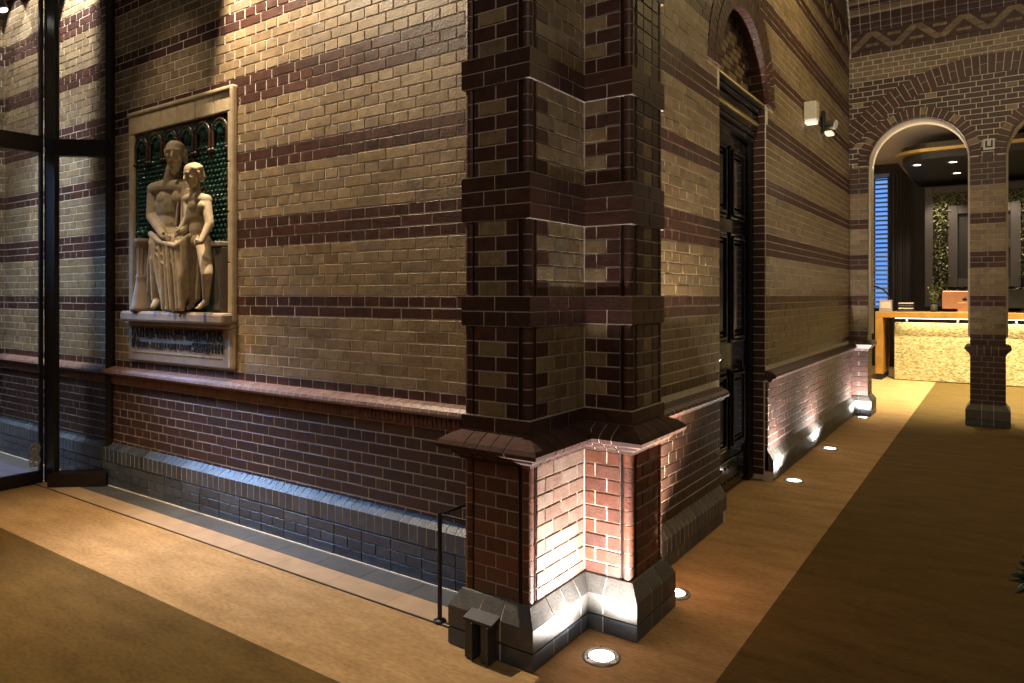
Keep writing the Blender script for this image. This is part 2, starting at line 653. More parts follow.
# ---- end wall of the vestibule and its springing vault
mb = MB()
mb.box((VX - .3, -.5, 0), (VX, YU + .3, TOP), 'mortar')
brick_rows(mb, (VX, 0, 0), (0, 1, 0), (1, 0, 0), -.5, YU, 4, 78, lambda r, i: 'red' if r == 14 else ('dark' if r < 14 else wall_col(r, i)))
wv = struct(mb.build('wall_vestibule'))
mb = MB()
sweep(mb, [(VX, YU - .0), (VX, -.5)][::-1], capL, .0625, 'cap', joint=.005, core=(.0012, 'mortar_dark'))
mb.build('dado_cap', wv)

# ---- corridor wall
oR, eR, nR = (XU, 0, 0), (0, 1, 0), (1, 0, 0)
YE = 9.6                                   # face of the arcade wall
mb = MB()
arch_solid(mb, oR, eR, nR, 2.83, YE + .3, 0, TOP, [(DO0, DO1, DSP)], .34, 'mortar')
DC = (DO0 + DO1) / 2
DR = (DO1 - DO0) / 2


def door_holes(z, R=DR + .215):
    if z < DSP - .12:
        return [(DO0, DO1)]
    if z < DSP:
        return [(DO0 - .05, DO1 + .05)]
    h = z - DSP
    if h < R:
        q = math.sqrt(R * R - h * h)
        return [(DC - q, DC + q)]
    return []


ZF0, ZF1 = rowz(70), rowz(75)             # frieze on both walls
brick_rows(mb, oR, eR, nR, 2.85, YE, 14, 70, lambda r, i: 'red' if r == 14 else wall_col(r, i), door_holes)
brick_rows(mb, oR, eR, nR, 2.85, YE, 75, 84, lambda r, i: 'red' if r in (75, 80) else wall_col(r, i))
# reveal of the doorway: red bricks on the far jamb, arch soffit
for r in range(0, 49):
    z0, z1 = rowz(r), rowz(r + 1)
    for a, b in (((0, .11), (.11, .22)) if r % 2 else ((0, .22),)):
        put_brick(mb, (XU - .005, DO1, 0), (-1, 0, 0), (0, -1, 0), a + .003, b - .003, z0 + .0035, z1 - .0035, 'red', 0, .006)
        put_brick(mb, (XU - .005, DO0, 0), (-1, 0, 0), (0, 1, 0), a + .003, b - .003, z0 + .0035, z1 - .0035, 'red', 0, .006)
wr = struct(mb.build('wall_right'))
# lower dado faces on both sides of the doorway
LOW = [(3.10, DO0 - .06), (DO1 - .03, YE + .0)]
for (a, b) in LOW:
    mb = MB()
    mb.box((XU - .01, a, 0), (XL, b, .80), 'mortar')
    brick_rows(mb, (XL, 0, 0), eR, nR, a, b, 3, 12, lambda r, i: 'dark', clip=(.225, 0))
    for r in range(3, 12):   # returns at the doorway ends
        put_brick(mb, (XU, a, 0), (1, 0, 0), (0, -1, 0), .003, .024, rowz(r) + .0035, rowz(r + 1) - .0035, 'dark', 0, .004)
    mb.build('dado', wr)
    mb = MB()
    capR = [(0, .8750), (.03, .8745), (.062, .864), (.083, .848), (.090, .832), (.083, .820), (.06, .8125), (0, .8125)]
    sweep(mb, [(XU, a), (XU, b)][:2], capR, .0625, 'dark', joint=.006, core=(.0012, 'mortar'))
    sweep(mb, [(XL, a), (XL, b)], [(0, .8125), (.035, .8125), (.028, .795), (0, .785)], .111, 'dark', joint=.006, core=(.003, 'mortar'))
    mb.build('dado_cap', wr)
    mb = MB()
    sweep(mb, [(XU, a), (XU, b)], [(0, .235), (.028, .232), (.068, .165), (.068, .078), (0, .078)], .0625, 'grey', joint=.0065, core=(.0012, 'mortar'))
    mb.box((XU - .01, a + .002, 0), (XP - .003, b - .002, .078), 'mortar')
    for i in range(int((b - a) / .111)):
        put_brick(mb, (XP - .006, a, 0), eR, nR, i * .111 + .003, (i + 1) * .111 - .003, .004, .072, 'grey', 0, .006)
    mb.build('plinth', wr)
# arch over the doorway
mb = MB()
voussoirs(mb, oR, eR, nR, DC, DSP, DR, DR + .115, 0, PI, 32, lambda i: 'red', out=.014)
voussoirs(mb, oR, eR, nR, DC, DSP, DR + .118, DR + .235, 0, PI, 38, lambda i: 'red', out=.010)
# soffit bricks, seen on the far side of the arch
for i in range(30):
    t0, t1 = PI * i / 30, PI * (i + 1) / 30
    for x0, x1 in (((XU - .11, XU + .012), (XU - .225, XU - .116)) if i % 2 else ((XU - .225, XU + .012),)):
        pts = []
        for x in (x0, x1):
            for r_, t in ((DR - .006, t0 + .005), (DR - .006, t1 - .005), (DR + .02, t1 - .005), (DR + .02, t0 + .005)):
                pts.append((x, DC + r_ * math.cos(t), DSP + r_ * math.sin(t)))
        mb.hexa(pts, 'red')
mb.build('door_arch', wr)
# tympanum: yellow bricks set with red headers
mb = MB()
XT = XU - .125
N = 24
pts = [(XT, DC + (DR + .01) * math.cos(PI * i / N), DSP + (DR + .01) * math.sin(PI * i / N)) for i in range(N + 1)]
mb.prism(pts, (-.08, 0, 0), 'mortar')
for r in range(0, 12):
    z0 = DSP + .01 + r * .05
    h = z0 + .025 - DSP
    if h >= DR: break
    q = math.sqrt(DR * DR - h * h) - .005
    for i in range(-12, 12):
        a, b = DC + i * .1 + (.05 if r % 2 else 0), DC + (i + 1) * .1 + (.05 if r % 2 else 0)
        a, b = max(a, DC - q), min(b, DC + q)
        if b - a < .02: continue
        put_brick(mb, (XT, 0, 0), eR, nR, a + .003, b - .003, z0, z0 + .044, 'red' if (i + 2 * r) % 3 == 0 else 'yellow', 0, .006)
mb.build('tympanum', wr)


# ---- zigzag frieze, used on both walls
def frieze(mb, o, eu, en, u0, u1):
    o_, eu_, en_ = Vector(o), Vector(eu), Vector(en)
    K = Vector((0, 0, 1))
    z0, z1 = ZF0 + .0625, ZF1 - .03

    def P(u, z, d): return o_ + eu_ * u + K * z + en_ * d
    n = int((u1 - u0) / .111)
    for i in range(n):
        put_brick(mb, o, eu, en, u0 + i * .111 + .003, u0 + (i + 1) * .111 - .003, ZF0 + .004, ZF0 + .058, 'red', 0, .012)
        put_brick(mb, o, eu, en, u0 + i * .111 + .003, u0 + (i + 1) * .111 - .003, z1 + .004, z1 + .05, 'red', 0, .012)
    mb.prism([P(u0, z0 - .004, -.002), P(u1, z0 - .004, -.002), P(u1, z1 + .004, -.002), P(u0, z1 + .004, -.002)], tuple(en_ * .004), 'dark')
    per = .46
    k = int((u1 - u0) / per)
    per = (u1 - u0) / k
    w = .10
    for i in range(k):
        a, c, b = u0 + i * per, u0 + (i + .5) * per, u0 + (i + 1) * per
        for (p, q, za, zb) in ((a, c, z0, z1), (c, b, z1, z0)):
            for s in range(3):
                f0, f1 = s / 3 + .012, (s + 1) / 3 - .012
                pts = []
                for d in (0, .010 if p == a else .0125):
                    for f, off in ((f0, -1), (f1, -1), (f1, 1), (f0, 1)):
                        u = p + (q - p) * f
                        z = za + (zb - za) * f
                        pts.append(P(min(max(u + off * w * .5, u0), u1), z, d))
                mb.hexa(pts, 'yellow')
        for (cu, up) in ((c, True), (a, False)):
            for s in range(4):
                f = s / 4
                hw = (per / 2 - w) * (1 - f) * .72
                za = (z0 + (z1 - z0) * f * .72) if up else (z1 - (z1 - z0) * (f + .25) * .72)
                m_ = 2 if s < 2 else 1
                for g in range(m_):
                    a_, b_ = cu - hw + 2 * hw * g / m_, cu - hw + 2 * hw * (g + 1) / m_
                    a_, b_ = max(a_, u0), min(b_, u1)
                    if b_ - a_ > .03:
                        put_brick(mb, o, eu, en, a_ + .003, b_ - .003, za + .003, za + (z1 - z0) * .18 - .003, 'yellow' if (s == 1) else 'red', 0, .006)


mb = MB()
frieze(mb, oR, eR, nR, 5.9, YE)
mb.build('frieze', wr)

# ---- arcade wall across the end of the corridor
oB, eB, nB = (0, YE, 0), (1, 0, 0), (0, -1, 0)
A_OPEN = [(-1.333, -.281, 3.06), (.055, 1.107, 3.06), (1.443, 2.6, 3.06)]
CX0, CX1 = -.281, .055
mb = MB()
TH = .336
for a, b in ((-1.9, -1.333), (1.107, 1.443), (2.6, 3.4)):
    pass
arch_solid(mb, oB, eB, nB, -1.9, 3.4, 3.05, TOP, A_OPEN, TH, 'mortar')
mb2 = mb


def arc_holes(z):
    hs = []
    for a, b, sp in A_OPEN:
        R = (b - a) / 2
        c = (a + b) / 2
        if z < sp: hs.append((a, b))
        elif z < sp + R + .075:
            RR = R + .075
            q = math.sqrt(max(0, RR * RR - (z - sp) ** 2))
            hs.append((c - q, c + q))
    RC, ZC = 1.95, 4.196 - 1.95      # relieving arch
    ZCX = -.113
    if z < 4.196:
        RC -= .035
        qo = math.sqrt(max(0, RC * RC - (z - ZC) ** 2))
        ri = RC - .13
        if z - ZC < ri:
            qi = math.sqrt(ri * ri - (z - ZC) ** 2)
            if z > 3.55:
                hs += [(ZCX - qo, ZCX - qi), (ZCX + qi, ZCX + qo)]
        else:
            hs.append((ZCX - qo, ZCX + qo))
    return hs


def arc_col(r, i):
    z = rowz(r)
    if z > 4.196 or r in range(66, 70): return 'yellow'
    if z > 3.0: return 'yellow' if (r % 4 == 0 and i % 7 == 0) else ('dark' if z < 4.2 else 'yellow')
    return 'red' if (r in BAND2 or r in BAND3) else 'yellow'


def arc_col2(r, i):
    return arc_col(r, i)


brick_rows(mb, oB, eB, nB, -1.54, 3.3, 48, 70, lambda r, i: 'yellow' if (rowz(r) > 4.05 or (rowz(r) > 3.55 and False)) else arc_col(r, i), arc_holes)
brick_rows(mb, oB, eB, nB, -1.54, 3.3, 75, 77, lambda r, i: 'red')
# cream plaster lining inside the first two arches
wb = struct(mb.build('wall_back'))
for (a, b, sp) in A_OPEN[:2]:
    c, R = (a + b) / 2, (b - a) / 2
    mb = MB()
    N = 30
    vs = []
    for i in range(N + 1):
        t = PI * i / N
        for rr in (R + .002, R - .022):
            for y in (YE + .07, YE + TH):
                vs.append((c + rr * math.cos(t), y, sp + rr * math.sin(t)))
    fs = []
    for i in range(N):
        q = i * 4
        fs += [(q, q + 2, q + 6, q + 4), (q + 2, q + 3, q + 7, q + 6), (q + 3, q + 1, q + 5, q + 7)]
    mb.add(vs, fs, 'plaster', True)
    for xs in (a, b):
        s = 1 if xs == a else -1
        mb.box((xs - s * .002, YE + .07, 1.0), (xs + s * .022, YE + TH, sp), 'plaster')
    mb.build('arch_lining', wb)
    mb = MB()
    voussoirs(mb, oB, eB, nB, c, sp, R, R + .11, 0, PI, 27, lambda i: 'yellow' if i % 5 == 2 else 'red', out=.012, split=False)
    for i in range(27):
        t0, t1 = PI * i / 27 + .004, PI * (i + 1) / 27 - .004
        pts = []
        for y in (YE - .012, YE + .07):
            for r_, t in ((R - .004, t0), (R - .004, t1), (R + .02, t1), (R + .02, t0)):
                pts.append((c + r_ * math.cos(t), y, sp + r_ * math.sin(t)))
        mb.hexa(pts, 'red')
    mb.build('arch_ring', wb)
mb = MB()
aa = math.acos(1.41 / 1.84)
voussoirs(mb, oB, eB, nB, -.113, 4.196 - 1.95, 1.95 - .21, 1.95, aa - .06, PI - aa + .06, 46, lambda i: 'red', out=.010)
mb.build('relieving_arch', wb)
mb = MB()
frieze(mb, oB, eB, nB, -1.52, 3.2)
mb.build('frieze', wb)
# stepped cornice above the frieze
mb = MB()
zc = rowz(75)
for j, (d, h, key) in enumerate(((.05, .065, 'dark'), (.075, .10, 'red'), (.12, .07, 'yellow'), (.16, .05, 'red'), (.20, .05, 'yellow'), (.25, .10, 'red'))):
    mb.box((-1.54, YE - d + .003, zc + .002), (3.3, YE, zc + h), 'mortar')
    n = 44
    for i in range(n):
        a = -1.52 + i * .111
        put_brick(mb, (0, YE - d, 0), eB, nB, a + .003, a + .108, zc + .003, zc + h - .003, key, 0, .006)
    for i in range(n):   # underside of the step
        a = -1.52 + i * .111
        mb.box((a + .003, YE - d + .004, zc - .004), (a + .108, YE - .02, zc + .004), key)
    zc += h
mb.build('cornice', wb)


def square_brick_post(name, x0, x1, y0, y1, ztop, parent):
    """freestanding or engaged square brick post: stepped foot, lower shaft, moulded cap, banded shaft"""
    path = [(x0, y1), (x0, y0), (x1, y0), (x1, y1), (x0, y1)]
    cx, cy = (x0 + x1) / 2, (y0 + y1) / 2

    def foot():
        mb = MB()
        mb.box((x0 - .03, y0 - .03, 0), (x1 + .03, y1 + .03, .10), 'mortar_dark')
        sweep(mb, path, [(0, .24), (.008, .235), (.045, .18), (.045, .075), (0, .075)], .111, 'grey', joint=.006, core=(.0012, 'mortar_dark'))
        sweep(mb, path, [(0, .004), (.045, .004), (.045, .070), (0, .070)], .111, 'blue', joint=.006, core=(.0012, 'mortar_dark'))
        return mb.build('foot', parent)

    def rows(mb, r0, r1, keyf):
        for r in range(r0, r1):
            sw = lambda i, q: keyf(r, q)
            z0, z1 = max(rowz(r), .24 if r < 5 else 0) + .0035, rowz(r + 1) - .0035
            pitch = .115 if r % 2 else .17
            sweep(mb, path, [(-.03, z0), (.0, z0), (.0, z1), (-.03, z1)], pitch, 'red', joint=.006, colf=sw)
    foot()
    mb = MB()
    mb.box((x0 + .004, y0 + .004, .2), (x1 - .004, y1 - .004, .80), 'mortar_dark')
    rows(mb, 3, 12, lambda r, q: 'dark')
    mb.build('lower_shaft', parent)
    mb = MB()
    sweep(mb, path, [(0, .9125), (.03, .910), (.05, .893), (.055, .872), (.035, .845), (.012, .82), (0, .79)], .0625, 'dark', joint=.005, core=(.0012, 'mortar_dark'))
    mb.build('cap', parent)
    mb = MB()
    mb.box((x0 + .004, y0 + .004, .85), (x1 - .004, y1 - .004, ztop), 'mortar_dark')
    top = int((ztop - Z0) / CRS)
    mb.box((x0, y0, rowz(top)), (x1, y1, ztop), 'dark')
    rows(mb, 14, top, lambda r, q: 'dark' if r in (14, 15) or r >= 43 else ('red' if r in BAND2 or r in BAND3 else 'yellow'))
    mb.build('shaft', parent)


col = thing('brick_column', 'square banded brick column with moulded cap and grey foot, standing before the glowing desk', 'column', ((CX0 + CX1) / 2, YE + .168, 0))
square_brick_post('column', CX0, CX1, YE, YE + TH, 3.05, col)
# engaged pier at the end of the corridor wall
square_brick_post('pilaster', -1.532, -1.333, YE, YE + TH, 3.05, wb)
post3 = thing('brick_column', 'second square brick column of the arcade, farther along to the right', 'column', (1.275, YE + .168, 0))
square_brick_post('column', 1.107, 1.443, YE, YE + TH, 3.05, post3)

# small square notice plate high on the column
mb = MB()
c = at(989, 144, YE - .02)
mb.bbox((c.x - .055, YE - .028, c.z - .06), (c.x + .055, YE - .006, c.z + .06), 'white', .004)
mb.bbox((c.x - .035, YE - .031, c.z - .025), (c.x - .018, YE - .026, c.z + .04), 'ink', .002)
mb.bbox((c.x + .018, YE - .031, c.z - .025), (c.x + .035, YE - .026, c.z + .04), 'ink', .002)
mb.bbox((c.x - .035, YE - .031, c.z - .04), (c.x + .035, YE - .026, c.z - .022), 'ink', .002)
tag(mb.build('sign_plate'), 'small white square sign plate with a dark U mark, fixed above the brick column', 'sign')

# ================================================================== THE CORNER PIER
pier = thing('corner_pier', 'tall banded brick corner pier with beaded edges, moulded cap and flared grey foot', 'pier', (-1.55, 2.75, 0))
A, B, C, D, E, F, G = (-1.883, 2.80), (-1.883, 2.36), (-1.546, 2.36), (-1.546, 2.812), (-1.313, 2.812), (-1.313, 3.155), (-1.546, 3.155)
PATH = [A, B, C, D, E, F, G]
NT = .054        # notch for the corner beads
# faces: origin, direction, outward normal, length, bead at start, bead at end
FACES = [(A, (0, -1), (-1, 0), .44, 0, 1), (B, (1, 0), (0, -1), .337, 1, 1), (C, (0, 1), (1, 0), .452, 1, 0),
         (D, (1, 0), (0, -1), .233, 0, 1), (E, (0, 1), (1, 0), .343, 1, 1), (F, (-1, 0), (0, 1), .233, 1, 0)]


BC = [(B[0] + .0245, B[1] + .0245), (C[0] - .0245, C[1] + .0245), (E[0] - .0245, E[1] + .0245), (F[0] - .0245, F[1] - .0245)]


def pier_core(mb, z0, z1, grow=0.0):
    """mortar core with notched corners"""
    pts = []
    e = .004 - grow
    for p, ntc in ((A, 0), (B, 1), (C, 1), (D, 0), (E, 1), (F, 1), (G, 0)):
        pts.append((p, ntc))
    poly = []
    offs = {B: (1, 1), C: (-1, 1), E: (-1, 1), F: (-1, -1)}
    i = NT - .004
    x, y = B; poly += [(A[0] + e, A[1])]
    poly += [(B[0] + e, B[1] + i), (B[0] + i, B[1] + i), (B[0] + i, B[1] + e)]
    poly += [(C[0] - i, C[1] + e), (C[0] - i, C[1] + i), (C[0] - e, C[1] + i)]
    poly += [(D[0] - e, D[1] + e)]
    poly += [(E[0] - i, E[1] + e), (E[0] - i, E[1] + i), (E[0] - e, E[1] + i)]
    poly += [(F[0] - e, F[1] - i), (F[0] - i, F[1] - i), (F[0] - i, F[1] - e)]
    poly += [(G[0] - .1, G[1] - e), (G[0] - .1, A[1])]
    mb.prism([(px, py, z0) for px, py in poly], (0, 0, z1 - z0), 'mortar_dark')
    for cx, cy in BC:
        mb.cyl((cx, cy, z0), (cx, cy, z1), .0228, .0228, 'mortar_dark', 18, True, False)
    for (cx, cy), (sx_, sy_) in offs.items():     # dark strips standing in for the shade in the quirks behind the beads
        for a_, b_ in (((i - .003, e), (i + .006, i)), ((e, i - .003), (i, i + .006))):
            mb.box((cx + sx_ * a_[0], cy + sy_ * a_[1], z0), (cx + sx_ * b_[0], cy + sy_ * b_[1], z1), 'red')


def pier_face_row(mb, r, splits, keyf, z0=None, z1=None):
    z0 = rowz(r) if z0 is None else z0
    z1 = rowz(r + 1) if z1 is None else z1
    for fi, (o, d, n, L, b0, b1) in enumerate(FACES):
        u0, u1 = NT * b0, L - NT * b1
        segs = splits(fi, r, u0, u1)
        for si in range(len(segs) - 1):
            put_brick(mb, (o[0], o[1], 0), (*d, 0), (*n, 0), segs[si] + .003, segs[si + 1] - .003, z0 + .0032, z1 - .0032, keyf(fi, r, si), -.006, .006, cham=.0022)


def bead(mb, c, z0, z1, key='red', r=.0245):
    mb.cyl((c[0], c[1], z0), (c[0], c[1], z1), r, r, key, 18, True, True)




def pier_beads(mb, r, key, z0=None, z1=None):
    z0 = rowz(r) if z0 is None else z0
    z1 = rowz(r + 1) if z1 is None else z1
    for i, c in enumerate(BC):
        bead(mb, c, z0 + .0025, z1 - .0025, key)


# foot
mb = MB()
FOOT = PATH
sweep(mb, PATH, [(0, .236), (.006, .232), (.046, .165), (.046, .078), (0, .078)], .105, 'grey', joint=.006, core=(.0012, 'mortar'))
sweep(mb, PATH, [(0, .004), (.046, .004), (.046, .072), (0, .072)], .105, 'blue', joint=.006, core=(.0012, 'mortar'))
mb.prism([(A[0], A[1], 0), (B[0], B[1], 0), (C[0], C[1], 0), (D[0], D[1], 0), (E[0], E[1], 0), (F[0], F[1], 0), (G[0], G[1], 0)], (0, 0, .22), 'mortar')
mb.build('foot', pier)
# lower shaft
mb = MB()
pier_core(mb, .2, .80)


def split_a(fi, r, u0, u1):
    L = u1 - u0
    if fi == 1:
        return [u0, u0 + L * .5, u1] if r % 2 else [u0, u0 + L * .28, u0 + L * .75, u1]
    if fi == 2:
        return [u0, u0 + L * .33, u0 + L * .66, u1] if r % 2 else [u0, u0 + L * .16, u0 + L * .5, u0 + L * .84, u1]
    if fi == 3:
        return [u0, u0 + L * .62, u1] if r % 2 else [u0, u0 + L * .3, u1]
    return [u0, u0 + L * .5, u1] if r % 2 else [u0, u0 + L * .25, u0 + L * .75, u1]


for r in range(3, 12):
    zt = .235 if r == 3 else rowz(r)
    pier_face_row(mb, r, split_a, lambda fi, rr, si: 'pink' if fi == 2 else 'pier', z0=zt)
    pier_beads(mb, r, 'pier', z0=zt)
mb.build('lower_shaft', pier)
# cap
mb = MB()
capP = [(-.02, .9125), (.0, .9120), (.045, .892), (.075, .872), (.086, .855), (.080, .838), (.062, .829), (.040, .826), (.034, .812), (.014, .800), (.010, .787), (-.02, .787)]
sweep(mb, PATH, capP, .0625, 'capdark', joint=.006, core=(.005, 'mortar_dark'))
mb.build('cap', pier)
# banded upper shaft
mb = MB()
pier_core(mb, .9, TOP)
PB = {14: 1, 21: 1, 22: 1, 28: 1, 29: 1, 30: 1, 37: 1, 38: 1, 45: 1, 46: 1, 47: 1, 54: 1, 55: 1, 62: 1, 63: 1, 64: 1, 71: 1, 72: 1}
for r in range(14, 83):
    z0, z1 = rowz(r), rowz(r + 1)
    if r in PB:
        sweep(mb, PATH, [(-.06, z0 + .003), (.006, z0 + .003), (.006, z1 - .003), (-.06, z1 - .003)], .115 if r % 2 else .16, 'red', joint=.006)
        sweep(mb, PATH, [(-.06, z0), (.0035, z0), (.0035, z1), (-.06, z1)], 1e6, 'mortar_dark')
    else:
        def splits(fi, rr, u0, u1):
            L = u1 - u0
            if fi == 1:
                return [u0, u0 + L * .12, u0 + L * .72, u1] if rr % 2 else [u0, u0 + L * .5, u1]
            if fi == 2:
                return [u0, u0 + .09, u0 + .2, u0 + .31, u1] if rr % 2 else [u0, u0 + .14, u0 + .25, u0 + .36, u1]
            if fi == 3:
                return [u0, u0 + .06, u1] if rr % 2 else [u0, u0 + .11, u1]
            return [u0, u0 + L * .3, u0 + L * .7, u1]

        def keys(fi, rr, si):
            if fi == 1:
                return 'yellow' if (rr % 2 and si == 1) else 'red'
            if fi == 2:
                if si == 0: return 'red' if rr % 2 else 'yellow'
                return 'yellow'
            if fi == 3:
                return 'yellow' if (rr % 2 == 0 and si == 0) else 'red'
            return 'yellow' if (rr % 2 and si == 1) else 'red'
        pier_face_row(mb, r, splits, keys)
        pier_beads(mb, r, 'red')
mb.build('banded_shaft', pier)

# steel bracket with two upright flanges on the pier foot
br = thing('steel_bracket', 'grey steel bracket with two upright flanges, clamped over the pier foot', 'bracket', (-1.75, 2.29, 0))
yb = 2.314
mb = MB()
mb.hexa([(-1.80, yb - .062, .158), (-1.655, yb - .062, .158), (-1.655, yb - .001, .166), (-1.80, yb - .001, .166), (-1.80, yb - .062, .170), (-1.655, yb - .062, .170), (-1.655, yb - .001, .186), (-1.80, yb - .001, .186)], 'bracket')
mb.build('top_plate', br)
for x in (-1.785, -1.705):
    mb = MB()
    mb.bbox((x - .012, yb - .055, .004), (x + .030, yb - .001, .158), 'bracket', .004)
    mb.bbox((x + .024, yb - .065, .004), (x + .034, yb - .012, .155), 'bracket', .003)
    mb.build('flange', br)

# thin black post with two arms beside the pier
mp_ = thing('barrier_post', 'thin black metal post with two short arms, standing at the pier by the left wall', 'post', (-2.03, 2.44, 0))
mb = MB()
mb.bbox((-2.092, 2.433, .006), (-2.076, 2.449, .50), 'iron', .003)
mb.build('post', mp_)
mb = MB()
mb.bbox((-2.089, 2.449, .478), (-2.079, 2.71, .492), 'iron', .003)
mb.build('arm', mp_)
mb = MB()
mb.bbox((-2.076, 2.437, .480), (-1.905, 2.447, .492), 'iron', .003)
mb.build('arm', mp_)
mb = MB()
mb.lathe((-2.084, 2.441, .006), [(0, 0), (.03, 0), (.03, .004), (.014, .01), (0, .01)], 'iron', 16)
mb.build('base_disc', mp_)

# ================================================================== BLACK DOOR
door = thing('door', 'tall black gloss panelled door under a gilded cornice, recessed in the brick archway', 'door', (XU - .22, DC, 0))
XD = XU - .135
mb = MB()
mb.bbox((XD - .05, DO0 + .09, .02), (XD, DO1 - .09, 2.72), 'black', .004)
mb.build('door_leaf', door)
for (za, zb) in ((.32, .92), (1.12, 1.95), (2.05, 2.6)):
    for (ya, yb_) in ((DO0 + .17, DC - .04), (DC + .04, DO1 - .17)):
        mb = MB()
        for (w, d) in ((0, .02), (.03, .032), (.055, .016)):
            y0, y1, z0, z1 = ya + w, yb_ - w, za + w, zb - w
            t = .022
            for a, b_ in (((y0, z0), (y1, z0 + t)), ((y0, z1 - t), (y1, z1)), ((y0, z0), (y0 + t, z1)), ((y1 - t, z0), (y1, z1))):
                mb.bbox((XD - .002, a[0], a[1]), (XD + d, b_[0], b_[1]), 'black', .006)
        mb.bbox((XD - .002, ya + .09, za + .09), (XD + .018, yb_ - .09, zb - .09), 'black', .012)
        mb.build('raised_panel', door)
mb = MB()
for y0, y1 in ((DO0 + .004, DO0 + .10), (DO1 - .10, DO1 - .006)):
    mb.bbox((XD - .06, y0, 0), (XD + .03, y1, 2.78), 'black', .008)
    s = y1 if y0 < DC else y0
    for k_ in range(3):
        yy = y0 + .016 + k_ * .032
        mb.cyl((XD + .03, yy, .02), (XD + .03, yy, 2.76), .012, .012, 'black', 12)
mb.build('door_frame', door)
mb = MB()
for k_, (z, d, h, key) in enumerate(((2.70, .05, .04, 'black'), (2.745, .07, .03, 'black'), (2.78, .07, .05, 'black'), (2.835, .085, .022, 'gold'), (2.86, .075, .06, 'black'), (2.925, .10, .03, 'black'), (2.96, .118, .03, 'black'), (2.992, .128, .012, 'gold'))):
    mb.bbox((XD - .05, DO0 + .006, z), (XD + d, DO1 - .008, z + h), key, .006)
mb.build('cornice', door)
mb = MB()
mb.bbox((XD, DO0 + .13, .93), (XD + .012, DO0 + .20, 1.13), 'iron', .004)
mb.cyl((XD + .01, DO0 + .165, 1.05), (XD + .055, DO0 + .165, 1.05), .012, .012, 'steel', 14)
mb.ball((XD + .07, DO0 + .165, 1.05), .03, 'steel', 16)
mb.cyl((XD + .01, DO0 + .165, .97), (XD + .02, DO0 + .165, .97), .014, .014, 'steel', 14)
mb.build('door_knob', door)
mb = MB()
mb.bbox((XD, DO0 + .2, .05), (XD + .014, DO1 - .2, .25), 'black', .006)
for k_ in range(9):
    for z in (.10, .2):
        mb.ball((XD + .014, DO0 + .25 + k_ * .08, z), .012, 'black', 8)
mb.build('kick_plate', door)

# ================================================================== FLOOR UPLIGHTS
up = thing('floor_uplight', 'round steel floor uplight glowing in the carpet before the corner pier', 'uplight', (0, 0, 0), 'recessed floor uplights')
mb = MB()
mb.lathe((0, 0, 0), [(.052, .004), (.054, .010), (.066, .011), (.078, .006), (.079, 0)], 'steel', 36)
for k_ in range(3):
    t = 2 * PI * k_ / 3
    mb.cyl((.066 * math.cos(t), .066 * math.sin(t), .009), (.066 * math.cos(t), .066 * math.sin(t), .0125), .004, .004, 'iron', 8)
ring = mb.build('ring', up)
mb = MB()
mb.lathe((0, 0, 0), [(0, .0075), (.03, .007), (.053, .005)], 'uplens', 36)
lens = mb.build('lens', up)
lens['label'] = 'glowing lens'
p0 = at(599, 653, 1)
UPS = []


def floor_pt(px, py):
    u = (px - 512) / FPX
    d = CAM_H * FPX / (py - HOR)
    return (d * (FWD[0] + u * RGT[0]), d * (FWD[1] + u * RGT[1]))


UPX = [(-1.338, 2.578), (-1.325, 3.33), floor_pt(792, 481), floor_pt(830, 449), floor_pt(864.5, 413.5)]
ULAB = ['round steel floor uplight glowing in the carpet before the corner pier',
        'steel floor uplight half hidden behind the foot of the corner pier',
        'glowing floor uplight nearest the black door on its far side',
        'glowing floor uplight midway along the uplit low brick wall',
        'glowing floor uplight at the foot of the far white-lit pilaster']
for i, (x, y) in enumerate(UPX):
    if i == 0:
        o = up
    else:
        o = up.copy(); COL.objects.link(o)
        for ch in (ring, lens):
            c_ = ch.copy(); COL.objects.link(c_); c_.parent = o
        o['label'] = ULAB[i]
    if i >= 2:
        x = max(x, XP + .13)
    if i == 4:
        x, y = -1.36, 9.40
    o.location = (x, y, 0.001)
    UPS.append((x, y))


def spot(name, loc, target, power, color, angle, blend=.5, radius=.03):
    l = bpy.data.lights.new(name, 'SPOT')
    l.energy = power
    l.color = color
    l.spot_size = math.radians(angle)
    l.spot_blend = blend
    l.shadow_soft_size = radius
    o = bpy.data.objects.new(name, l)
    COL.objects.link(o)
    o.location = loc
    d = Vector(target) - Vector(loc)
    o.rotation_euler = d.to_track_quat('-Z', 'Y').to_euler()
    return o


def area(name, loc, target, power, color, sx_, sy_):
    l = bpy.data.lights.new(name, 'AREA')
    l.shape = 'RECTANGLE'
    l.size, l.size_y = sx_, sy_
    l.energy = power
    l.color = color
    o = bpy.data.objects.new(name, l)
    COL.objects.link(o)
    o.location = loc
    d = Vector(target) - Vector(loc)
    o.rotation_euler = d.to_track_quat('-Z', 'Y').to_euler()
    return o


def pointl(name, loc, power, color, radius=.1):
    l = bpy.data.lights.new(name, 'POINT')
    l.energy = power
    l.color = color
    l.shadow_soft_size = radius
    o = bpy.data.objects.new(name, l)
    COL.objects.link(o)
    o.location = loc
    return o


# ================================================================== GLASS PARTITION
gp = thing('glass_partition', 'narrow fixed glass side panel in a dark bronze frame against the brick wall', 'partition', (-5.95, 2.6, 0))
PA, PB_ = Vector((-6.06, 2.50, 0)), Vector((-5.70, YU - .012, 0))    # plan line of the panel


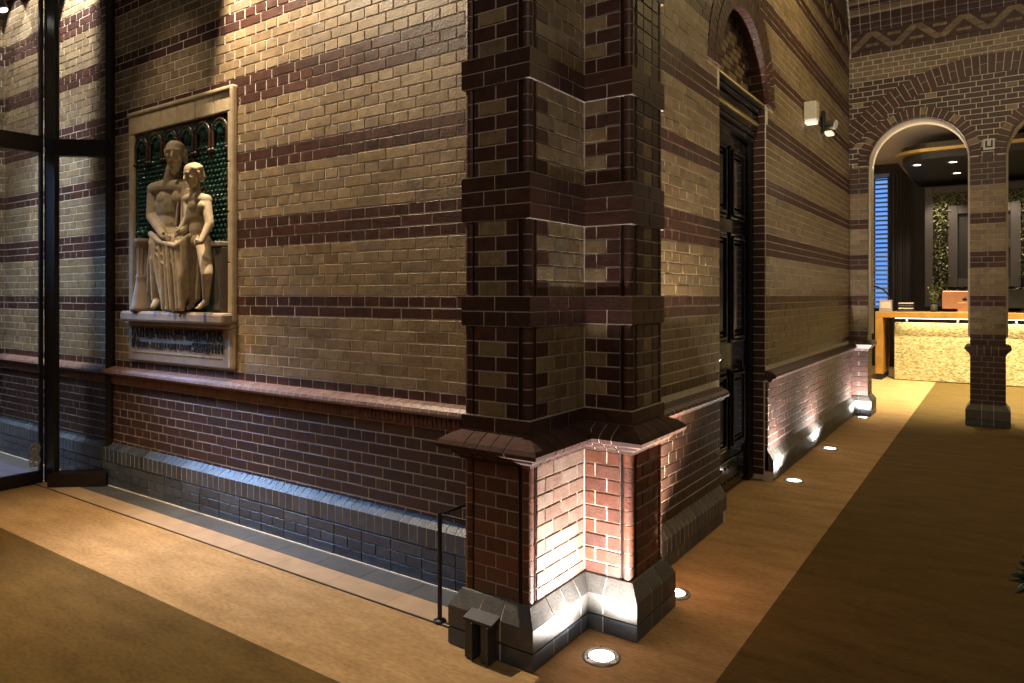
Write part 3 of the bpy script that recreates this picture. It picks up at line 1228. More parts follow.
def pbar(mb, t0, t1, d0, d1, z0, z1, key):
    """bar along the panel line, t in metres from PA, d towards the hall"""
    e = (PB_ - PA).normalized()
    n_ = Vector((e.y, -e.x, 0))
    pts = []
    for z in (z0, z1):
        for t, d in ((t0, d0), (t1, d0), (t1, d1), (t0, d1)):
            p = PA + e * t + n_ * d
            pts.append((p.x, p.y, z))
    mb.hexa(pts, key)


PLN = (PB_ - PA).length
mb = MB()
mb.bbox((-6.215, 2.487, 0), (-6.035, 2.525, TOP), 'frame', .004)
mb.build('pocket_post', gp)
mb = MB()
pbar(mb, PLN - .058, PLN - .022, -.03, .03, 0, TOP, 'frame')
pbar(mb, PLN - .075, PLN - .05, -.03, .012, 0, TOP, 'frame')
mb.build('wall_stile', gp)
for (z0, z1, dd) in ((.0, .108, .10), (2.56, 2.69, .03)):
    mb = MB()
    pbar(mb, 0, PLN - .03, -.03, dd, z0, z1, 'frame')
    mb.build('rail', gp)
for (z0, z1) in ((.108, 2.56), (2.69, TOP)):
    mb = MB()
    pbar(mb, .03, PLN - .06, -.005, .005, z0, z1, 'glass')
    mb.build('pane', gp)

gd = thing('glass_door', 'glass sliding entrance door in a dark bronze frame at the photo edge', 'glass door', (-6.25, 1.6, 0))
GX2 = -6.20
mb = MB()
mb.bbox((GX2 - .06, 2.462, 0), (GX2 - .02, 2.486, TOP), 'frame', .004)
mb.build('stile', gd)
for (z0, z1) in ((.0, .095), (2.60, 2.73)):
    mb = MB()
    mb.bbox((GX2 - .06, .9, z0), (GX2, 2.462, z1), 'frame', .004)
    mb.build('rail', gd)
for (z0, z1) in ((.095, 2.60), (2.73, TOP)):
    mb = MB()
    mb.box((GX2 - .035, .9, z0), (GX2 - .025, 2.462, z1), 'glass')
    mb.build('pane', gd)
mb = MB()
mb.bbox((GX2 - .06, .85, 0), (GX2, .9, TOP), 'frame', .004)
mb.build('stile', gd)
# etched sticker on the door glass: two round prohibition signs
def glass_pt(px, py, X):
    u = (px - 512) / FPX
    dx, dy = FWD[0] + u * RGT[0], FWD[1] + u * RGT[1]
    d = X / dx
    return Vector((X, dy * d, CAM_H + (HOR - py) * d / FPX))


s0, s1 = glass_pt(31, 468, GX2), glass_pt(45, 442, GX2)
sy0, sy1 = s0.y, min(s1.y, 2.458)
mb = MB()
XS = GX2 - .024
mb.box((XS, sy0, s0.z), (XS + .001, sy1, s1.z), 'sticker')
zm = (s0.z + s1.z) / 2
for zc in ((s0.z + zm) / 2, (s1.z + zm) / 2):
    cy = (sy0 + sy1) / 2
    rr = (s1.z - s0.z) * .21
    for i in range(20):
        t0, t1 = 2 * PI * i / 20, 2 * PI * (i + 1) / 20
        mb.cyl((XS + .002, cy + rr * math.cos(t0), zc + rr * math.sin(t0)), (XS + .002, cy + rr * math.cos(t1), zc + rr * math.sin(t1)), .004, .004, 'paper', 6)
    mb.cyl((XS + .002, cy - rr * .7, zc - rr * .7), (XS + .002, cy + rr * .7, zc + rr * .7), .004, .004, 'paper', 6)
    mb.bbox((XS + .001, cy - rr * .45, zc - .008), (XS + .003, cy + rr * .45, zc + .008), 'paper', .001)
st_ = mb.build('sticker', gd)
st_['label'] = 'etched sticker with two round prohibition signs'
# vestibule floor: stone slab, cream mat
mb = MB()
mb.box((VX, -.5, 0), (-6.30, 2.57, .008), 'blue_mat')
struct(mb.build('trim_3'))
mb = MB()
mb.bbox((-7.3, 1.2, .008), (-6.42, 2.15, .022), 'cream_mat', .005)
tag(mb.build('door_mat'), 'cream door mat on the blue-grey floor behind the glass door', 'mat')
# low padded bench against the end wall
bn = thing('bench', 'low blue-violet bench by the vestibule end wall behind the glass', 'bench', (-7.5, 2.0, 0))
mb = MB(); mb.bbox((-7.78, 1.2, .20), (-7.35, 2.42, .34), 'blue_mat', .02); mb.build('seat', bn)
for yy in (1.3, 2.3):
    mb = MB(); mb.bbox((-7.72, yy - .03, .008), (-7.42, yy + .03, .21), 'iron', .006); mb.build('leg', bn)

mb = MB()
mb.box((VX - .3, -.5, 5.0), (-6.0, YU + .3, 5.15), 'dark_wall')
struct(mb.build('ceiling_vestibule'))
# ceiling spotlight in the vestibule
sp = thing('spotlight', 'small ceiling spotlight shining at the top left behind the glass', 'spotlight', (-6.6, 2.0, 4.0))
q = glass_pt(2, 9, -6.55)
mb = MB()
mb.cyl((q.x, q.y, q.z), (q.x - .03, q.y - .02, q.z + .12), .045, .035, 'iron', 18)
mb.build('housing', sp)
mb = MB()
mb.cyl((q.x + .001, q.y, q.z - .003), (q.x - .002, q.y, q.z + .004), .038, .038, 'downlens', 18)
mb.build('lens', sp)
mb = MB()
mb.cyl((q.x - .03, q.y - .02, q.z + .11), (q.x - .03, q.y - .02, 5.01), .01, .01, 'iron', 10)
mb.build('stem', sp)

# ================================================================== RELIEF PLAQUE
rel = thing('relief_plaque', 'carved stone relief of a robed bearded man and a boy, set in the brick wall', 'relief', (-4.85, YU, .98))
RX0, RX1, RZ0, RZ1 = -5.475, -4.13, .985, 2.84
NX0, NX1, NZ0, NZ1 = -5.405, -4.20, 1.36, 2.695
YF = YU - .032           # face of stone frame
mb = MB()
mb.bbox((RX0, YF, 1.36), (NX0, YU, NZ1), 'stone', .012)
nb = 5
for i in range(4):
    z0 = NZ0 + (NZ1 - NZ0) * i / 4
    mb.bbox((NX1, YF, z0 + .001), (RX1, YU, NZ0 + (NZ1 - NZ0) * (i + 1) / 4 - .001), 'stone', .008)
nb = 6
for i in range(nb):
    x0 = RX0 + (RX1 - RX0) * i / nb
    x1 = RX0 + (RX1 - RX0) * (i + 1) / nb
    mb.bbox((x0 + .001, YF, NZ1), (x1 - .001, YU, RZ1), 'stone', .008)
mb.bbox((RX1 - .03, YF - .016, 1.30), (RX1 + .004, YU, RZ1 + .01), 'stone', .014)
mb.bbox((RX0 - .004, YF - .012, RZ1 - .01), (RX1 + .004, YU, RZ1 + .022), 'stone', .010)
mb.build('stone_frame', rel)
mb = MB()
mb.bbox((RX0 + .04, YF - .085, 1.285), (RX1 + .0, YU, 1.362), 'stone_grey', .018)
mb.bbox((RX0 + .012, YF - .03, 1.255), (RX1, YU, 1.29), 'stone_grey', .012)
mb.build('ledge', rel)
mb = MB()
mb.bbox((RX0, YF, RZ0), (RX1 - .05, YU, 1.26), 'stone_grey', .012)
mb.bbox((RX1 - .06, YF - .012, RZ0), (RX1, YU, 1.27), 'stone', .02)
slab = mb.build('inscription_slab', rel)


def text_mesh(body, x, z, h, width, y, key, name, parent):
    cu = bpy.data.curves.new(name, 'FONT')
    cu.body = body
    cu.size = 1
    cu.extrude = .02
    o = bpy.data.objects.new(name, cu)
    COL.objects.link(o)
    dg = bpy.context.evaluated_depsgraph_get()
    me = bpy.data.meshes.new_from_object(o.evaluated_get(dg))
    bpy.data.objects.remove(o)
    xs = [v.co.x for v in me.vertices]; ys = [v.co.y for v in me.vertices]
    ax, bx_, ay, by_ = min(xs), max(xs), min(ys), max(ys)
    vs = []
    for v in me.vertices:
        vs.append((x + (v.co.x - ax) / (bx_ - ax) * width, y - .004 - v.co.z * .2, z + (v.co.y - ay) / (by_ - ay) * h))
    fs = [tuple(p.vertices) for p in me.polygons]
    bpy.data.meshes.remove(me)
    mbt = MB()
    mbt.add(vs, fs, key)
    return mbt.build(name, parent)


text_mesh('EATHER·VAN·UW·VRIENDENS', RX0 + .07, 1.165, .075, 1.16, YF - .002, 'ink', 'lettering', slab)
text_mesh('IN', RX0 + .07, 1.085, .072, .085, YF - .002, 'ink', 'lettering', slab)
text_mesh('DER·ALLEN·DIE·UWE', RX0 + .175, 1.092, .042, .68, YF - .002, 'ink', 'lettering', slab)
text_mesh('SPAREN·I·M', RX0 + .875, 1.085, .066, .355, YF - .002, 'ink', 'lettering', slab)
mb = MB()
for i in range(43):
    x = RX0 + .07 + i * .027
    mb.ball((x, YF - .002, 1.055), .007, 'stone', 6)
mb.build('bead_moulding', slab)

# glazed tile background
mb = MB()
YB = YU - .008
mb.box((NX0, YB, NZ0), (NX1, YU, NZ1), 'tile')
for i in range(1, 6):
    x = NX0 + (NX1 - NX0) * i / 6
    mb.box((x - .002, YB - .002, NZ0), (x + .002, YB, NZ1), 'tile_brown')
tb = mb.build('tile_background', rel)
mb = MB()
cw = (NX1 - NX0) / 6
for i in range(6):
    cx = NX0 + cw * (i + .5)
    zc = NZ1 - .115
    for j in range(14):     # arched hood
        t0, t1 = PI * j / 14, PI * (j + 1) / 14
        mb.cyl((cx + .080 * math.cos(t0), YB - .012, zc + .080 * math.sin(t0)), (cx + .080 * math.cos(t1), YB - .012, zc + .080 * math.sin(t1)), .012, .012, 'tile_brown', 8)
    for s in (-1, 1):
        mb.cyl((cx + s * .080, YB - .012, zc), (cx + s * .08, YB - .012, zc - .10), .012, .010, 'tile_brown', 8)
        mb.ball((cx + s * .080, YB - .014, zc - .12), .018, 'tile_brown', 8)
    mb.ball((cx, YB, zc), .05, 'tile', 14, (1, .35, 1))
    for k_ in range(8):     # palmette
        t = PI * (k_ + .5) / 8
        mb.ball((cx + .055 * math.cos(t), YB - .01, zc + .01 + .048 * math.sin(t)), .014, 'tile_leaf', 8)
mb.build('arched_hood', tb)
mb = MB()
rr_ = random.Random(3)
for i in range(26):
    for j in range(22):
        x = NX0 + .03 + (NX1 - NX0 - .06) * (i + (.5 if j % 2 else 0)) / 25.5
        z = NZ0 + .45 + j * .034
        if x > NX1 - .02 or z > NZ1 - .2: continue
        mb.ball((x, YB - .002, z), .016, 'tile_leaf', 8, (rr_.uniform(.7, 1.3), .6, rr_.uniform(.5, .9)))
mb.build('leaf_ornament', tb)

# ---- carved bodies: overlapping tapered masses fused into one continuous skin
def fuse(name, parts, key, parent, voxel=.0075, smooth=6):
    """parts: ('c', a, b, ra, rb) tapered limb; ('e', centre, (rx, ry, rz)) ellipsoid"""
    mb = MB()
    for p in parts:
        if p[0] == 'c':
            _, a, b_, ra, rb = p
            mb.cyl(a, b_, ra, rb, key, 14)
            mb.ball(a, ra, key, 12); mb.ball(b_, rb, key, 12)
        else:
            mb.ball(p[1], 1, key, 16, p[2])
    o = mb.build(name, None)
    rm = o.modifiers.new('r', 'REMESH'); rm.mode = 'VOXEL'; rm.voxel_size = voxel; rm.use_smooth_shade = True
    sm_ = o.modifiers.new('s', 'SMOOTH'); sm_.iterations = smooth; sm_.factor = .4
    dg = bpy.context.evaluated_depsgraph_get()
    me = bpy.data.meshes.new_from_object(o.evaluated_get(dg))
    me.materials.clear(); me.materials.append(M[key])
    bpy.data.objects.remove(o)
    o2 = bpy.data.objects.new(name, me)
    COL.objects.link(o2)
    o2.parent = parent
    o2.matrix_parent_inverse = Matrix.Translation(-parent_world(parent))
    return o2


def V(px, py, out):
    return at(px, py, YU - out * .55)


def ell(c, rx, ry, rz): return ('e', c, (rx, ry, rz))


def head(c, f, k=1.0, beard=False):
    """a face looking along f: skull, brow, cheeks, nose, mouth, chin, ears, hair"""
    f = Vector(f).normalized()
    sd = f.cross(Vector((0, 0, 1))).normalized()
    u = sd.cross(f).normalized()

    def p(a, b_, d): return c + (f * a + sd * b_ + u * d) * k
    L = [('c', p(-.018, 0, .030), p(.012, 0, .034), .064 * k, .060 * k),
         ('c', p(.018, 0, .02), p(.030, 0, -.055), .054 * k, .034 * k),
         ('c', p(.070, 0, .022), p(.092, 0, -.018), .0085 * k, .0135 * k),
         ('c', p(.062, -.034, .026), p(.068, 0, .030), .011 * k, .011 * k), ('c', p(.062, .034, .026), p(.068, 0, .030), .011 * k, .011 * k),
         ('c', p(.050, -.032, -.014), p(.046, -.028, -.04), .019 * k, .016 * k), ('c', p(.050, .032, -.014), p(.046, .028, -.04), .019 * k, .016 * k),
         ('c', p(.068, -.014, -.043), p(.068, .014, -.043), .009 * k, .009 * k), ('c', p(.064, -.010, -.055), p(.064, .010, -.055), .009 * k, .009 * k),
         ('c', p(.055, 0, -.078), p(.045, 0, -.07), .020 * k, .022 * k)]
    for q in (-1, 1):
        L.append(('c', p(-.004, q * .062, .014), p(.0, q * .062, -.018), .012 * k, .009 * k))
        L.append(('c', p(.056, q * .022, .006), p(.056, q * .026, .006), .011 * k, .010 * k))
    if beard:
        for i in range(-3, 4):
            a0 = p(.052 - abs(i) * .008, i * .013, -.058 + abs(i) * .012)
            L.append(('c', a0, p(.062 - abs(i) * .004, i * .009, -.125 - (i % 2) * .022 + abs(i) * .012), .016 * k, .009 * k))
        for q in (-1, 1):
            L.append(('c', p(.074, 0, -.034), p(.060, q * .030, -.056), .010 * k, .007 * k))
            L.append(('c', p(-.01, q * .060, .02), p(-.03, q * .055, -.05), .018 * k, .016 * k))
    else:
        for i in range(9):
            t = PI * i / 8
            L.append(('c', p(.022 * math.sin(t) + .010, .058 * math.cos(t), .040 + .026 * math.sin(t)), p(-.05, .05 * math.cos(t), .045), .014 * k, .016 * k))
        L.append(('c', p(-.03, 0, .02), p(-.04, 0, -.03), .052 * k, .04 * k))
    return L


# bearded man: bare chest, robe from the hips down
man = head(V(175.5, 154, .20), (.70, -.70, -.18), 1.0, True)
man += [('c', V(174, 168, .15), V(172, 186, .12), .050, .064)]       # neck
shl, shr = V(155, 190, .12), V(187, 188, .12)
man += [('c', shl, V(172, 187, .11), .055, .066), ('c', shr, V(172, 187, .11), .052, .066)]
man += [ell(V(170, 205, .10), .145, .075, .150), ell(V(163, 199, .19), .066, .030, .050), ell(V(177, 198, .19), .060, .030, .050), ell(V(170, 224, .10), .118, .070, .11)]
ell_l = V(152.5, 217, .17)
wr_l = V(164, 236, .30)
man += [('c', shl, ell_l, .050, .043), ('c', ell_l, wr_l, .042, .028)]
ell_r = V(190, 214, .14)
wr_r = V(184, 231, .27)
man += [('c', shr, ell_r, .047, .040), ('c', ell_r, wr_r, .038, .027)]
man += [ell(V(171, 238, .12), .14, .08, .08)]
man += [('c', V(157, 258, .2), V(156, 299, .14), .050, .032)]
man += [('c', V(157, 302, .15), V(153, 307, .24), .028, .019)]
for q, wq, dx in ((0, wr_l, 1), (1, wr_r, -1)):
    man += [ell(wq + Vector((.026 * dx, -.008, -.008)), .036, .020, .024)]
    for k_ in range(4):     # fingers resting on the lap
        b0 = wq + Vector((.048 * dx, -.010, .010 - k_ * .0125))
        m0 = b0 + Vector((.030 * dx, -.008, -.006))
        man += [('c', b0, m0, .0078, .0068), ('c', m0, m0 + Vector(((.020 - .003 * k_) * dx, .012, -.010)), .0066, .0052)]
    man += [('c', wq + Vector((.012 * dx, -.016, .016)), wq + Vector((.046 * dx, -.030, .022)), .0088, .0068)]
fuse('seated_man', man, 'figure', rel, .006, 3)
rob = []
# body of the cloth
rob += [('c', V(160, 243, .17), V(170, 302, .10), .075, .06), ('c', V(176, 243, .17), V(177, 302, .10), .075, .065), ('c', V(186, 242, .12), V(184, 300, .08), .05, .05)]
fold = [((152, 237, .20), (150, 262, .19), (149, 292, .12), .016), ((157, 240, .27), (156, 262, .24), (155, 284, .16), .018),
        ((160, 242, .29), (163, 272, .25), (164, 308, .20), .020), ((164, 243, .31), (167, 276, .27), (168, 309, .23), .016),
        ((168, 244, .32), (171, 280, .28), (173, 309, .24), .021), ((172, 244, .32), (176, 278, .28), (178, 309, .24), .016),
        ((177, 243, .31), (180, 276, .28), (182, 308, .24), .021), ((182, 241, .30), (184, 272, .26), (184.5, 300, .2), .016),
        ((186, 240, .27), (187, 268, .23), (187.5, 296, .17), .019), ((190, 238, .22), (190, 262, .20), (190, 290, .14), .016)]
for a_, m_, b_, r_ in fold:
    rob += [('c', V(*a_), V(*m_), r_, r_ * 1.15), ('c', V(*m_), V(*b_), r_ * 1.15, r_)]
rob += [('c', V(151, 234, .22), V(160, 242, .30), .022, .02), ('c', V(160, 242, .30), V(176, 246, .33), .02, .02), ('c', V(176, 246, .33), V(190, 236, .24), .02, .02)]
for i in range(2):      # catenary folds over the lap
    rob += [('c', V(154 + i, 245 + i * 7, .27), V(166, 258 + i * 10, .29), .008, .008), ('c', V(166, 258 + i * 10, .29), V(181 - i, 249 + i * 6, .29), .008, .007)]
rob += [('c', V(188, 190, .15), V(186.5, 236, .20), .018, .024), ('c', V(183, 184, .19), V(182, 232, .22), .010, .014), ('c', V(180, 183, .2), V(176, 226, .22), .008, .010)]
rob += [('c', V(164, 309, .18), V(183, 309, .20), .014, .014)]
fuse('robe', rob, 'figure', rel, .006, 2)
boy = head(V(194.5, 174.5, .26), (-.10, -.93, -.34), .84)
boy += [('c', V(195, 184, .20), V(196, 197, .17), .033, .042)]
bl, brr = V(187, 200, .17), V(206, 200, .19)
boy += [('c', bl, V(196, 198, .16), .036, .044), ('c', brr, V(196, 198, .16), .040, .044)]
boy += [ell(V(196.5, 212, .16), .086, .058, .10), ell(V(198, 230, .15), .072, .052, .085), ell(V(199, 241, .15), .08, .056, .056)]
boy += [ell(V(192, 206, .25), .036, .018, .03), ell(V(201, 206, .26), .036, .018, .03)]
eb, wbh = V(209.5, 224, .22), V(201, 242, .34)
boy += [('c', brr, eb, .034, .029), ('c', eb, wbh, .028, .019), ell(wbh + Vector((-.022, -.008, -.004)), .025, .014, .016)]
for k_ in range(4):
    b0 = wbh + Vector((-.040, -.010, .012 - k_ * .010))
    boy += [('c', b0, b0 + Vector((-.026 + .003 * k_, .0, -.006)), .0062, .005)]
boy += [('c', wbh + Vector((-.01, -.016, .012)), wbh + Vector((-.034, -.024, .018)), .007, .0055)]
boy += [('c', bl, V(188, 218, .22), .032, .027), ('c', V(188, 218, .22), V(180, 230, .30), .026, .018), ell(V(178, 231, .31), .022, .014, .014)]
kb = V(207, 274, .25)
boy += [('c', V(204, 243, .17), kb, .055, .038), ('c', kb, V(206, 300, .17), .037, .022), ('c', V(206, 302, .17), V(199, 307.5, .28), .022, .015)]
boy += [('c', V(196, 243, .12), V(194, 276, .12), .05, .038), ('c', V(194, 276, .12), V(192, 303, .10), .036, .022), ('c', V(192, 305, .1), V(188, 308, .18), .022, .015)]
for k_ in range(4):
    b0 = V(199, 307.5, .28) + Vector((-.012 + k_ * .009, -.002, -.004))
    boy += [('c', b0, b0 + Vector((-.006, -.016, -.002)), .006, .005)]
fuse('standing_boy', boy, 'figure', rel, .006, 3)
cloth = []
for i in range(5):
    cloth += [('c', V(189.5 + i * 2.6, 248, .13), V(188.5 + i * 2.2, 302 - abs(i - 2) * 2, .10), .018, .022)]
fuse('hanging_cloth', cloth, 'figure', rel, .006, 2)
# pedestals at both sides
mb = MB()
c = at(143.5, 300, YU - .05)
mb.lathe((c.x, c.y, NZ0), [(0, 0), (.085, 0), (.085, .03), (.078, .05), (.072, .10), (.056, .20), (.050, .24), (.056, .255), (.046, .27), (.042, .47), (.056, .49), (.062, .51), (.062, .535), (0, .535)], 'stone_grey', 24)
for k_ in range(10):
    t = 2 * PI * k_ / 10
    mb.cyl((c.x + .044 * math.cos(t), c.y + .044 * math.sin(t), NZ0 + .275), (c.x + .042 * math.cos(t), c.y + .042 * math.sin(t), NZ0 + .465), .007, .007, 'stone_grey', 6)
mb.ball((c.x, c.y, NZ0 + .575), .05, 'tile_leaf', 12, (1, 1, .7))
mb.build('column_pedestal', rel)
mb = MB()
a_ = at(214, 300, YU - .07).x
mb.bbox((a_, YU - .075, NZ0), (NX1 - .004, YB, NZ0 + .44), 'stone_dark', .008)
mb.bbox((a_ - .012, YU - .09, NZ0 + .44), (NX1 - .004, YB, NZ0 + .475), 'stone_grey', .008)
for k_ in range(8):
    x = a_ + .014 + k_ * (NX1 - a_ - .03) / 7
    mb.cyl((x, YU - .075, NZ0 + .02), (x, YU - .075, NZ0 + .43), .009, .009, 'stone_dark', 8)
mb.build('fluted_pedestal', rel)

# ================================================================== FITTINGS ON THE CORRIDOR WALL
def wall_pt(px, py, X=XU + .006):
    return glass_pt(px, py, X)


lb = thing('wall_lamp', 'beige box wall lamp with a lit lower face, high on the brick wall', 'wall lamp', tuple(wall_pt(806, 128)))
a_ = wall_pt(803, 102)
y0 = a_.y
mb = MB()
mb.bbox((XU + .010, y0, a_.z - .17), (XU + .125, y0 + .13, a_.z), 'white', .010)
mb.build('box', lb)
mb = MB()
mb.bbox((XU + .016, y0 + .008, a_.z - .205), (XU + .118, y0 + .122, a_.z - .168), 'lamplens', .010)
mb.build('diffuser', lb)
fb = thing('flood_lamp', 'small twin-lens emergency flood lamp to the right of the beige box wall lamp', 'wall lamp', tuple(wall_pt(824, 133)))
w_ = wall_pt(821, 122)
mb = MB()
mb.bbox((XU + .010, w_.y, w_.z - .12), (XU + .035, w_.y + .09, w_.z + .12), 'blackmat', .008)
mb.build('back_plate', fb)
mb = MB()
mb.bbox((XU + .036, w_.y + .01, w_.z - .13), (XU + .11, w_.y + .15, w_.z - .095), 'lamplens', .010)
mb.build('diffuser', fb)
mb = MB()
mb.cyl((XU + .036, w_.y + .10, w_.z - .01), (XU + .13, w_.y + .08, w_.z - .03), .035, .055, 'steel', 18)
mb.build('reflector', fb)
mb = MB()
mb.cyl((XU + .13, w_.y + .079, w_.z - .03), (XU + .138, w_.y + .078, w_.z - .032), .05, .048, 'white', 18)
mb.build('lens', fb)

# ================================================================== LOBBY BEYOND THE ARCADE
YD = 13.95
mb = MB()
mb.box((-3.2, YE + .3, 4.20), (5, 17.2, 4.35), 'plaster')
struct(mb.build('ceiling_lobby'))
mb = MB()
BW = 16.5
for a, b, z0, z1 in ((-3.2, -2.75, 0, 4.2), (-1.86, 5, 0, 4.2), (-2.75, -1.86, 0, 1.15), (-2.75, -1.86, 3.98, 4.2)):
    mb.box((a, BW, z0), (b, BW + .2, z1), 'dark_wall')
struct(mb.build('wall_lobby_back'))
mb = MB()
mb.box((-3.3, YE + .3, 0), (-3.1, 17.2, 4.2), 'plaster')
struct(mb.build('wall_lobby_left'))
mb = MB()
mb.box((4.9, YE + .3, 0), (5.1, 17.2, 4.2), 'dark_wall')
struct(mb.build('wall_lobby_right'))
# window with blinds
wn = struct(bpy.data.objects.new('window_1', None)); COL.objects.link(wn); wn.location = (-2.3, BW, 1.15)
mb = MB()
mb.box((-2.75, BW + .12, 1.15), (-2.18, BW + .13, 3.98), 'dusk_pale')
mb.build('pane', wn)
mb = MB()
mb.box((-2.18, BW + .12, 1.15), (-1.86, BW + .13, 3.98), 'dusk')
mb.build('pane', wn)
mb = MB()
for a, b in (((-2.75, 1.15), (-2.69, 3.98)), ((-1.92, 1.15), (-1.86, 3.98)), ((-2.69, 1.15), (-1.92, 1.21)), ((-2.69, 3.92), (-1.92, 3.98)), ((-2.2, 1.21), (-2.16, 3.92))):
    mb.bbox((a[0], BW - .01, a[1]), (b[0], BW + .1, b[1]), 'blackmat', .006)
mb.build('window_frame', wn)
bl_ = thing('window_blind', 'blue horizontal slat blind hanging before the dusk window', 'blind', (-2.3, BW - .05, 1.2))
mb = MB()
for i in range(29):
    z = 1.22 + i * .094
    pts = [(-2.72, BW - .075, z), (-2.72, BW - .035, z + .036), (-2.72, BW - .035, z + .041), (-2.72, BW - .075, z + .005)]
    mb.prism(pts, (.82, 0, 0), 'slat')
mb.build('slats', bl_)
mb = MB()
mb.bbox((-2.73, BW - .09, 3.93), (-1.88, BW - .02, 4.0), 'slat', .006)
mb.build('head_rail', bl_)
# dark curtain panel beside the window
mb = MB()
N = 26
pts = []
for i in range(N + 1):
    x = -1.84 + .36 * i / N
    pts.append((x, BW - .09 + .022 * math.sin(i * 1.9), .02))
back = [(x, y + .02, z) for x, y, z in reversed(pts)]
mb.prism(pts + back, (0, 0, 4.0), 'greyframe')
tag(mb.build('curtain'), 'dark taupe curtain hanging beside the blue window', 'curtain')

# ceiling canopy with gilded edge
cn = thing('ceiling_canopy', 'black ceiling canopy with a gilded edge strip above the reception desk', 'canopy', (1, 14.5, 3.9))


def rounded(x0, x1, y0, y1, r, z):
    pts = [(x1, y1, z), (x0, y1, z)]
    for i in range(9):
        t = PI + PI / 2 * i / 8
        pts.append((x0 + r + r * math.cos(t), y0 + r + r * math.sin(t), z))
    pts.append((x1, y0, z))
    return pts


for (z0, h, ins, key, nm) in ((3.66, .10, .10, 'blackmat', 'soffit_panel'), (3.76, .05, .0, 'gold', 'gilded_strip'), (3.81, .10, .08, 'black', 'upper_band'), (3.91, .29, 1.3, 'blackmat', 'top_band')):
    mb = MB()
    mb.prism(rounded(-1.45 + ins, 4.6, 12.95 + ins, 16.4, .5, z0), (0, 0, h), key)
    mb.build(nm, cn)
dl = None
for i, (px, py, lab) in enumerate(((917, 165, 'recessed downlight in the black canopy, the one over the curtain side'), (953, 162, 'recessed downlight in the black canopy, the one nearest its front edge'), (957, 173, 'recessed downlight in the black canopy, lowest in the photo beside the column'))):
    u = (px - 512) / FPX
    d = (3.655 - CAM_H) * FPX / (HOR - py)
    x, y = d * (FWD[0] + u * RGT[0]), d * (FWD[1] + u * RGT[1])
    y = min(y, 16.2)
    if dl is None:
        dl = thing('downlight', lab, 'downlight', (x, y, 3.655), 'downlights in the black canopy')
        mb = MB(); mb.lathe((0, 0, 0), [(.055, .004), (.06, -.006), (.085, -.006), (.088, .004)], 'steel', 24); dr = mb.build('ring', None)
        mb = MB(); mb.lathe((0, 0, 0), [(0, -.002), (.056, -.002)], 'downlens', 24); dn = mb.build('lens', None)
        dr.parent = dl; dn.parent = dl
    else:
        o = dl.copy(); COL.objects.link(o); o.location = (x, y, 3.655); o['label'] = lab
        for ch in (dr, dn):
            c_ = ch.copy(); COL.objects.link(c_); c_.parent = o

# reception desk
ds = thing('reception_desk', 'reception desk with glowing stone-mosaic front under an amber wood frame', 'desk', (1, 14.2, 0))
mb = MB()
mb.bbox((-1.52, YD + .02, .01), (4.0, YD + .30, 1.005), 'mosaic', .006)
mb.build('mosaic_front', ds)
mb = MB()
mb.bbox((-1.80, YD - .15, 1.085), (4.2, YD + .75, 1.19), 'wood', .008)
mb.build('counter_top', ds)
mb = MB()
mb.bbox((-1.80, YD - .15, .10), (-1.68, YD + .75, 1.085), 'wood', .008)
mb.build('side_leg', ds)
mb = MB()
mb.bbox((-1.79, YD - .14, .0), (-1.69, YD + .74, .10), 'blackmat', .006)
mb.build('leg_base', ds)
for x in (-1.35, -.6, .2, 1.0, 1.8, 2.6):
    mb = MB()
    mb.bbox((x, YD + .06, 1.005), (x + .035, YD + .2, 1.085), 'steel', .006)
    mb.build('spacer', ds)
mb = MB()
mb.bbox((-1.5, YD - .06, 1.072), (3.9, YD - .035, 1.086), 'led', .003)
mb.build('light_strip', ds)
mb = MB()
mb.bbox((-1.5, YD + .5, .0), (3.9, YD + .56, 1.085), 'dark_wall', .006)
mb.build('back_panel', ds)


def on_desk(px, py):
    return at(px, py, YD + .12)


ZT = 1.191
im = thing('computer', 'rose-metal all-in-one computer seen from behind, on the reception desk', 'computer', (-.55, YD + .35, ZT))
a_, b_ = at(942, 300, YD + .30), at(975, 300, YD + .30)
mb = MB()
mb.bbox((a_.x, YD + .30, ZT + .05), (a_.x + .66, YD + .335, ZT + .36), 'copper', .014)
mb.build('screen', im)
mb = MB()
cx = a_.x + .33
mb.prism([(cx - .11, YD + .27, ZT), (cx + .11, YD + .27, ZT), (cx + .11, YD + .29, ZT), (cx - .11, YD + .29, ZT)], (0, .17, 0), 'copper') if False else mb.bbox((cx - .12, YD + .22, ZT), (cx + .12, YD + .42, ZT + .008), 'copper', .003)
mb.bbox((cx - .10, YD + .285, ZT + .006), (cx + .10, YD + .298, ZT + .16), 'copper', .004)
mb.build('stand', im)
mb = MB()      # bitten-fruit mark
zz = ZT + .215
mb.lathe((cx - .011, YD + .294, zz), [(0, 0), (.022, 0), (.026, .004), (.022, .008), (0, .008)], 'ink', 20, 'y')
mb.lathe((cx + .011, YD + .294, zz), [(0, 0), (.022, 0), (.026, .004), (.022, .008), (0, .008)], 'ink', 20, 'y')
mb.ball((cx + .008, YD + .297, zz + .038), .011, 'ink', 10, (.5, .4, 1.2))
mb.ball((cx + .042, YD + .294, zz + .004), .013, 'copper', 10, (1, .5, 1))
mb.build('logo', im)
lab2 = at(1012, 305, YD + .3)
lp = thing('monitor', 'black desk monitor on the reception counter, right of the brick column', 'monitor', (lab2.x, YD + .35, ZT))
mb = MB(); mb.bbox((lab2.x - .12, YD + .30, ZT + .07), (lab2.x + .42, YD + .34, ZT + .38), 'blackmat', .01); mb.build('screen', lp)
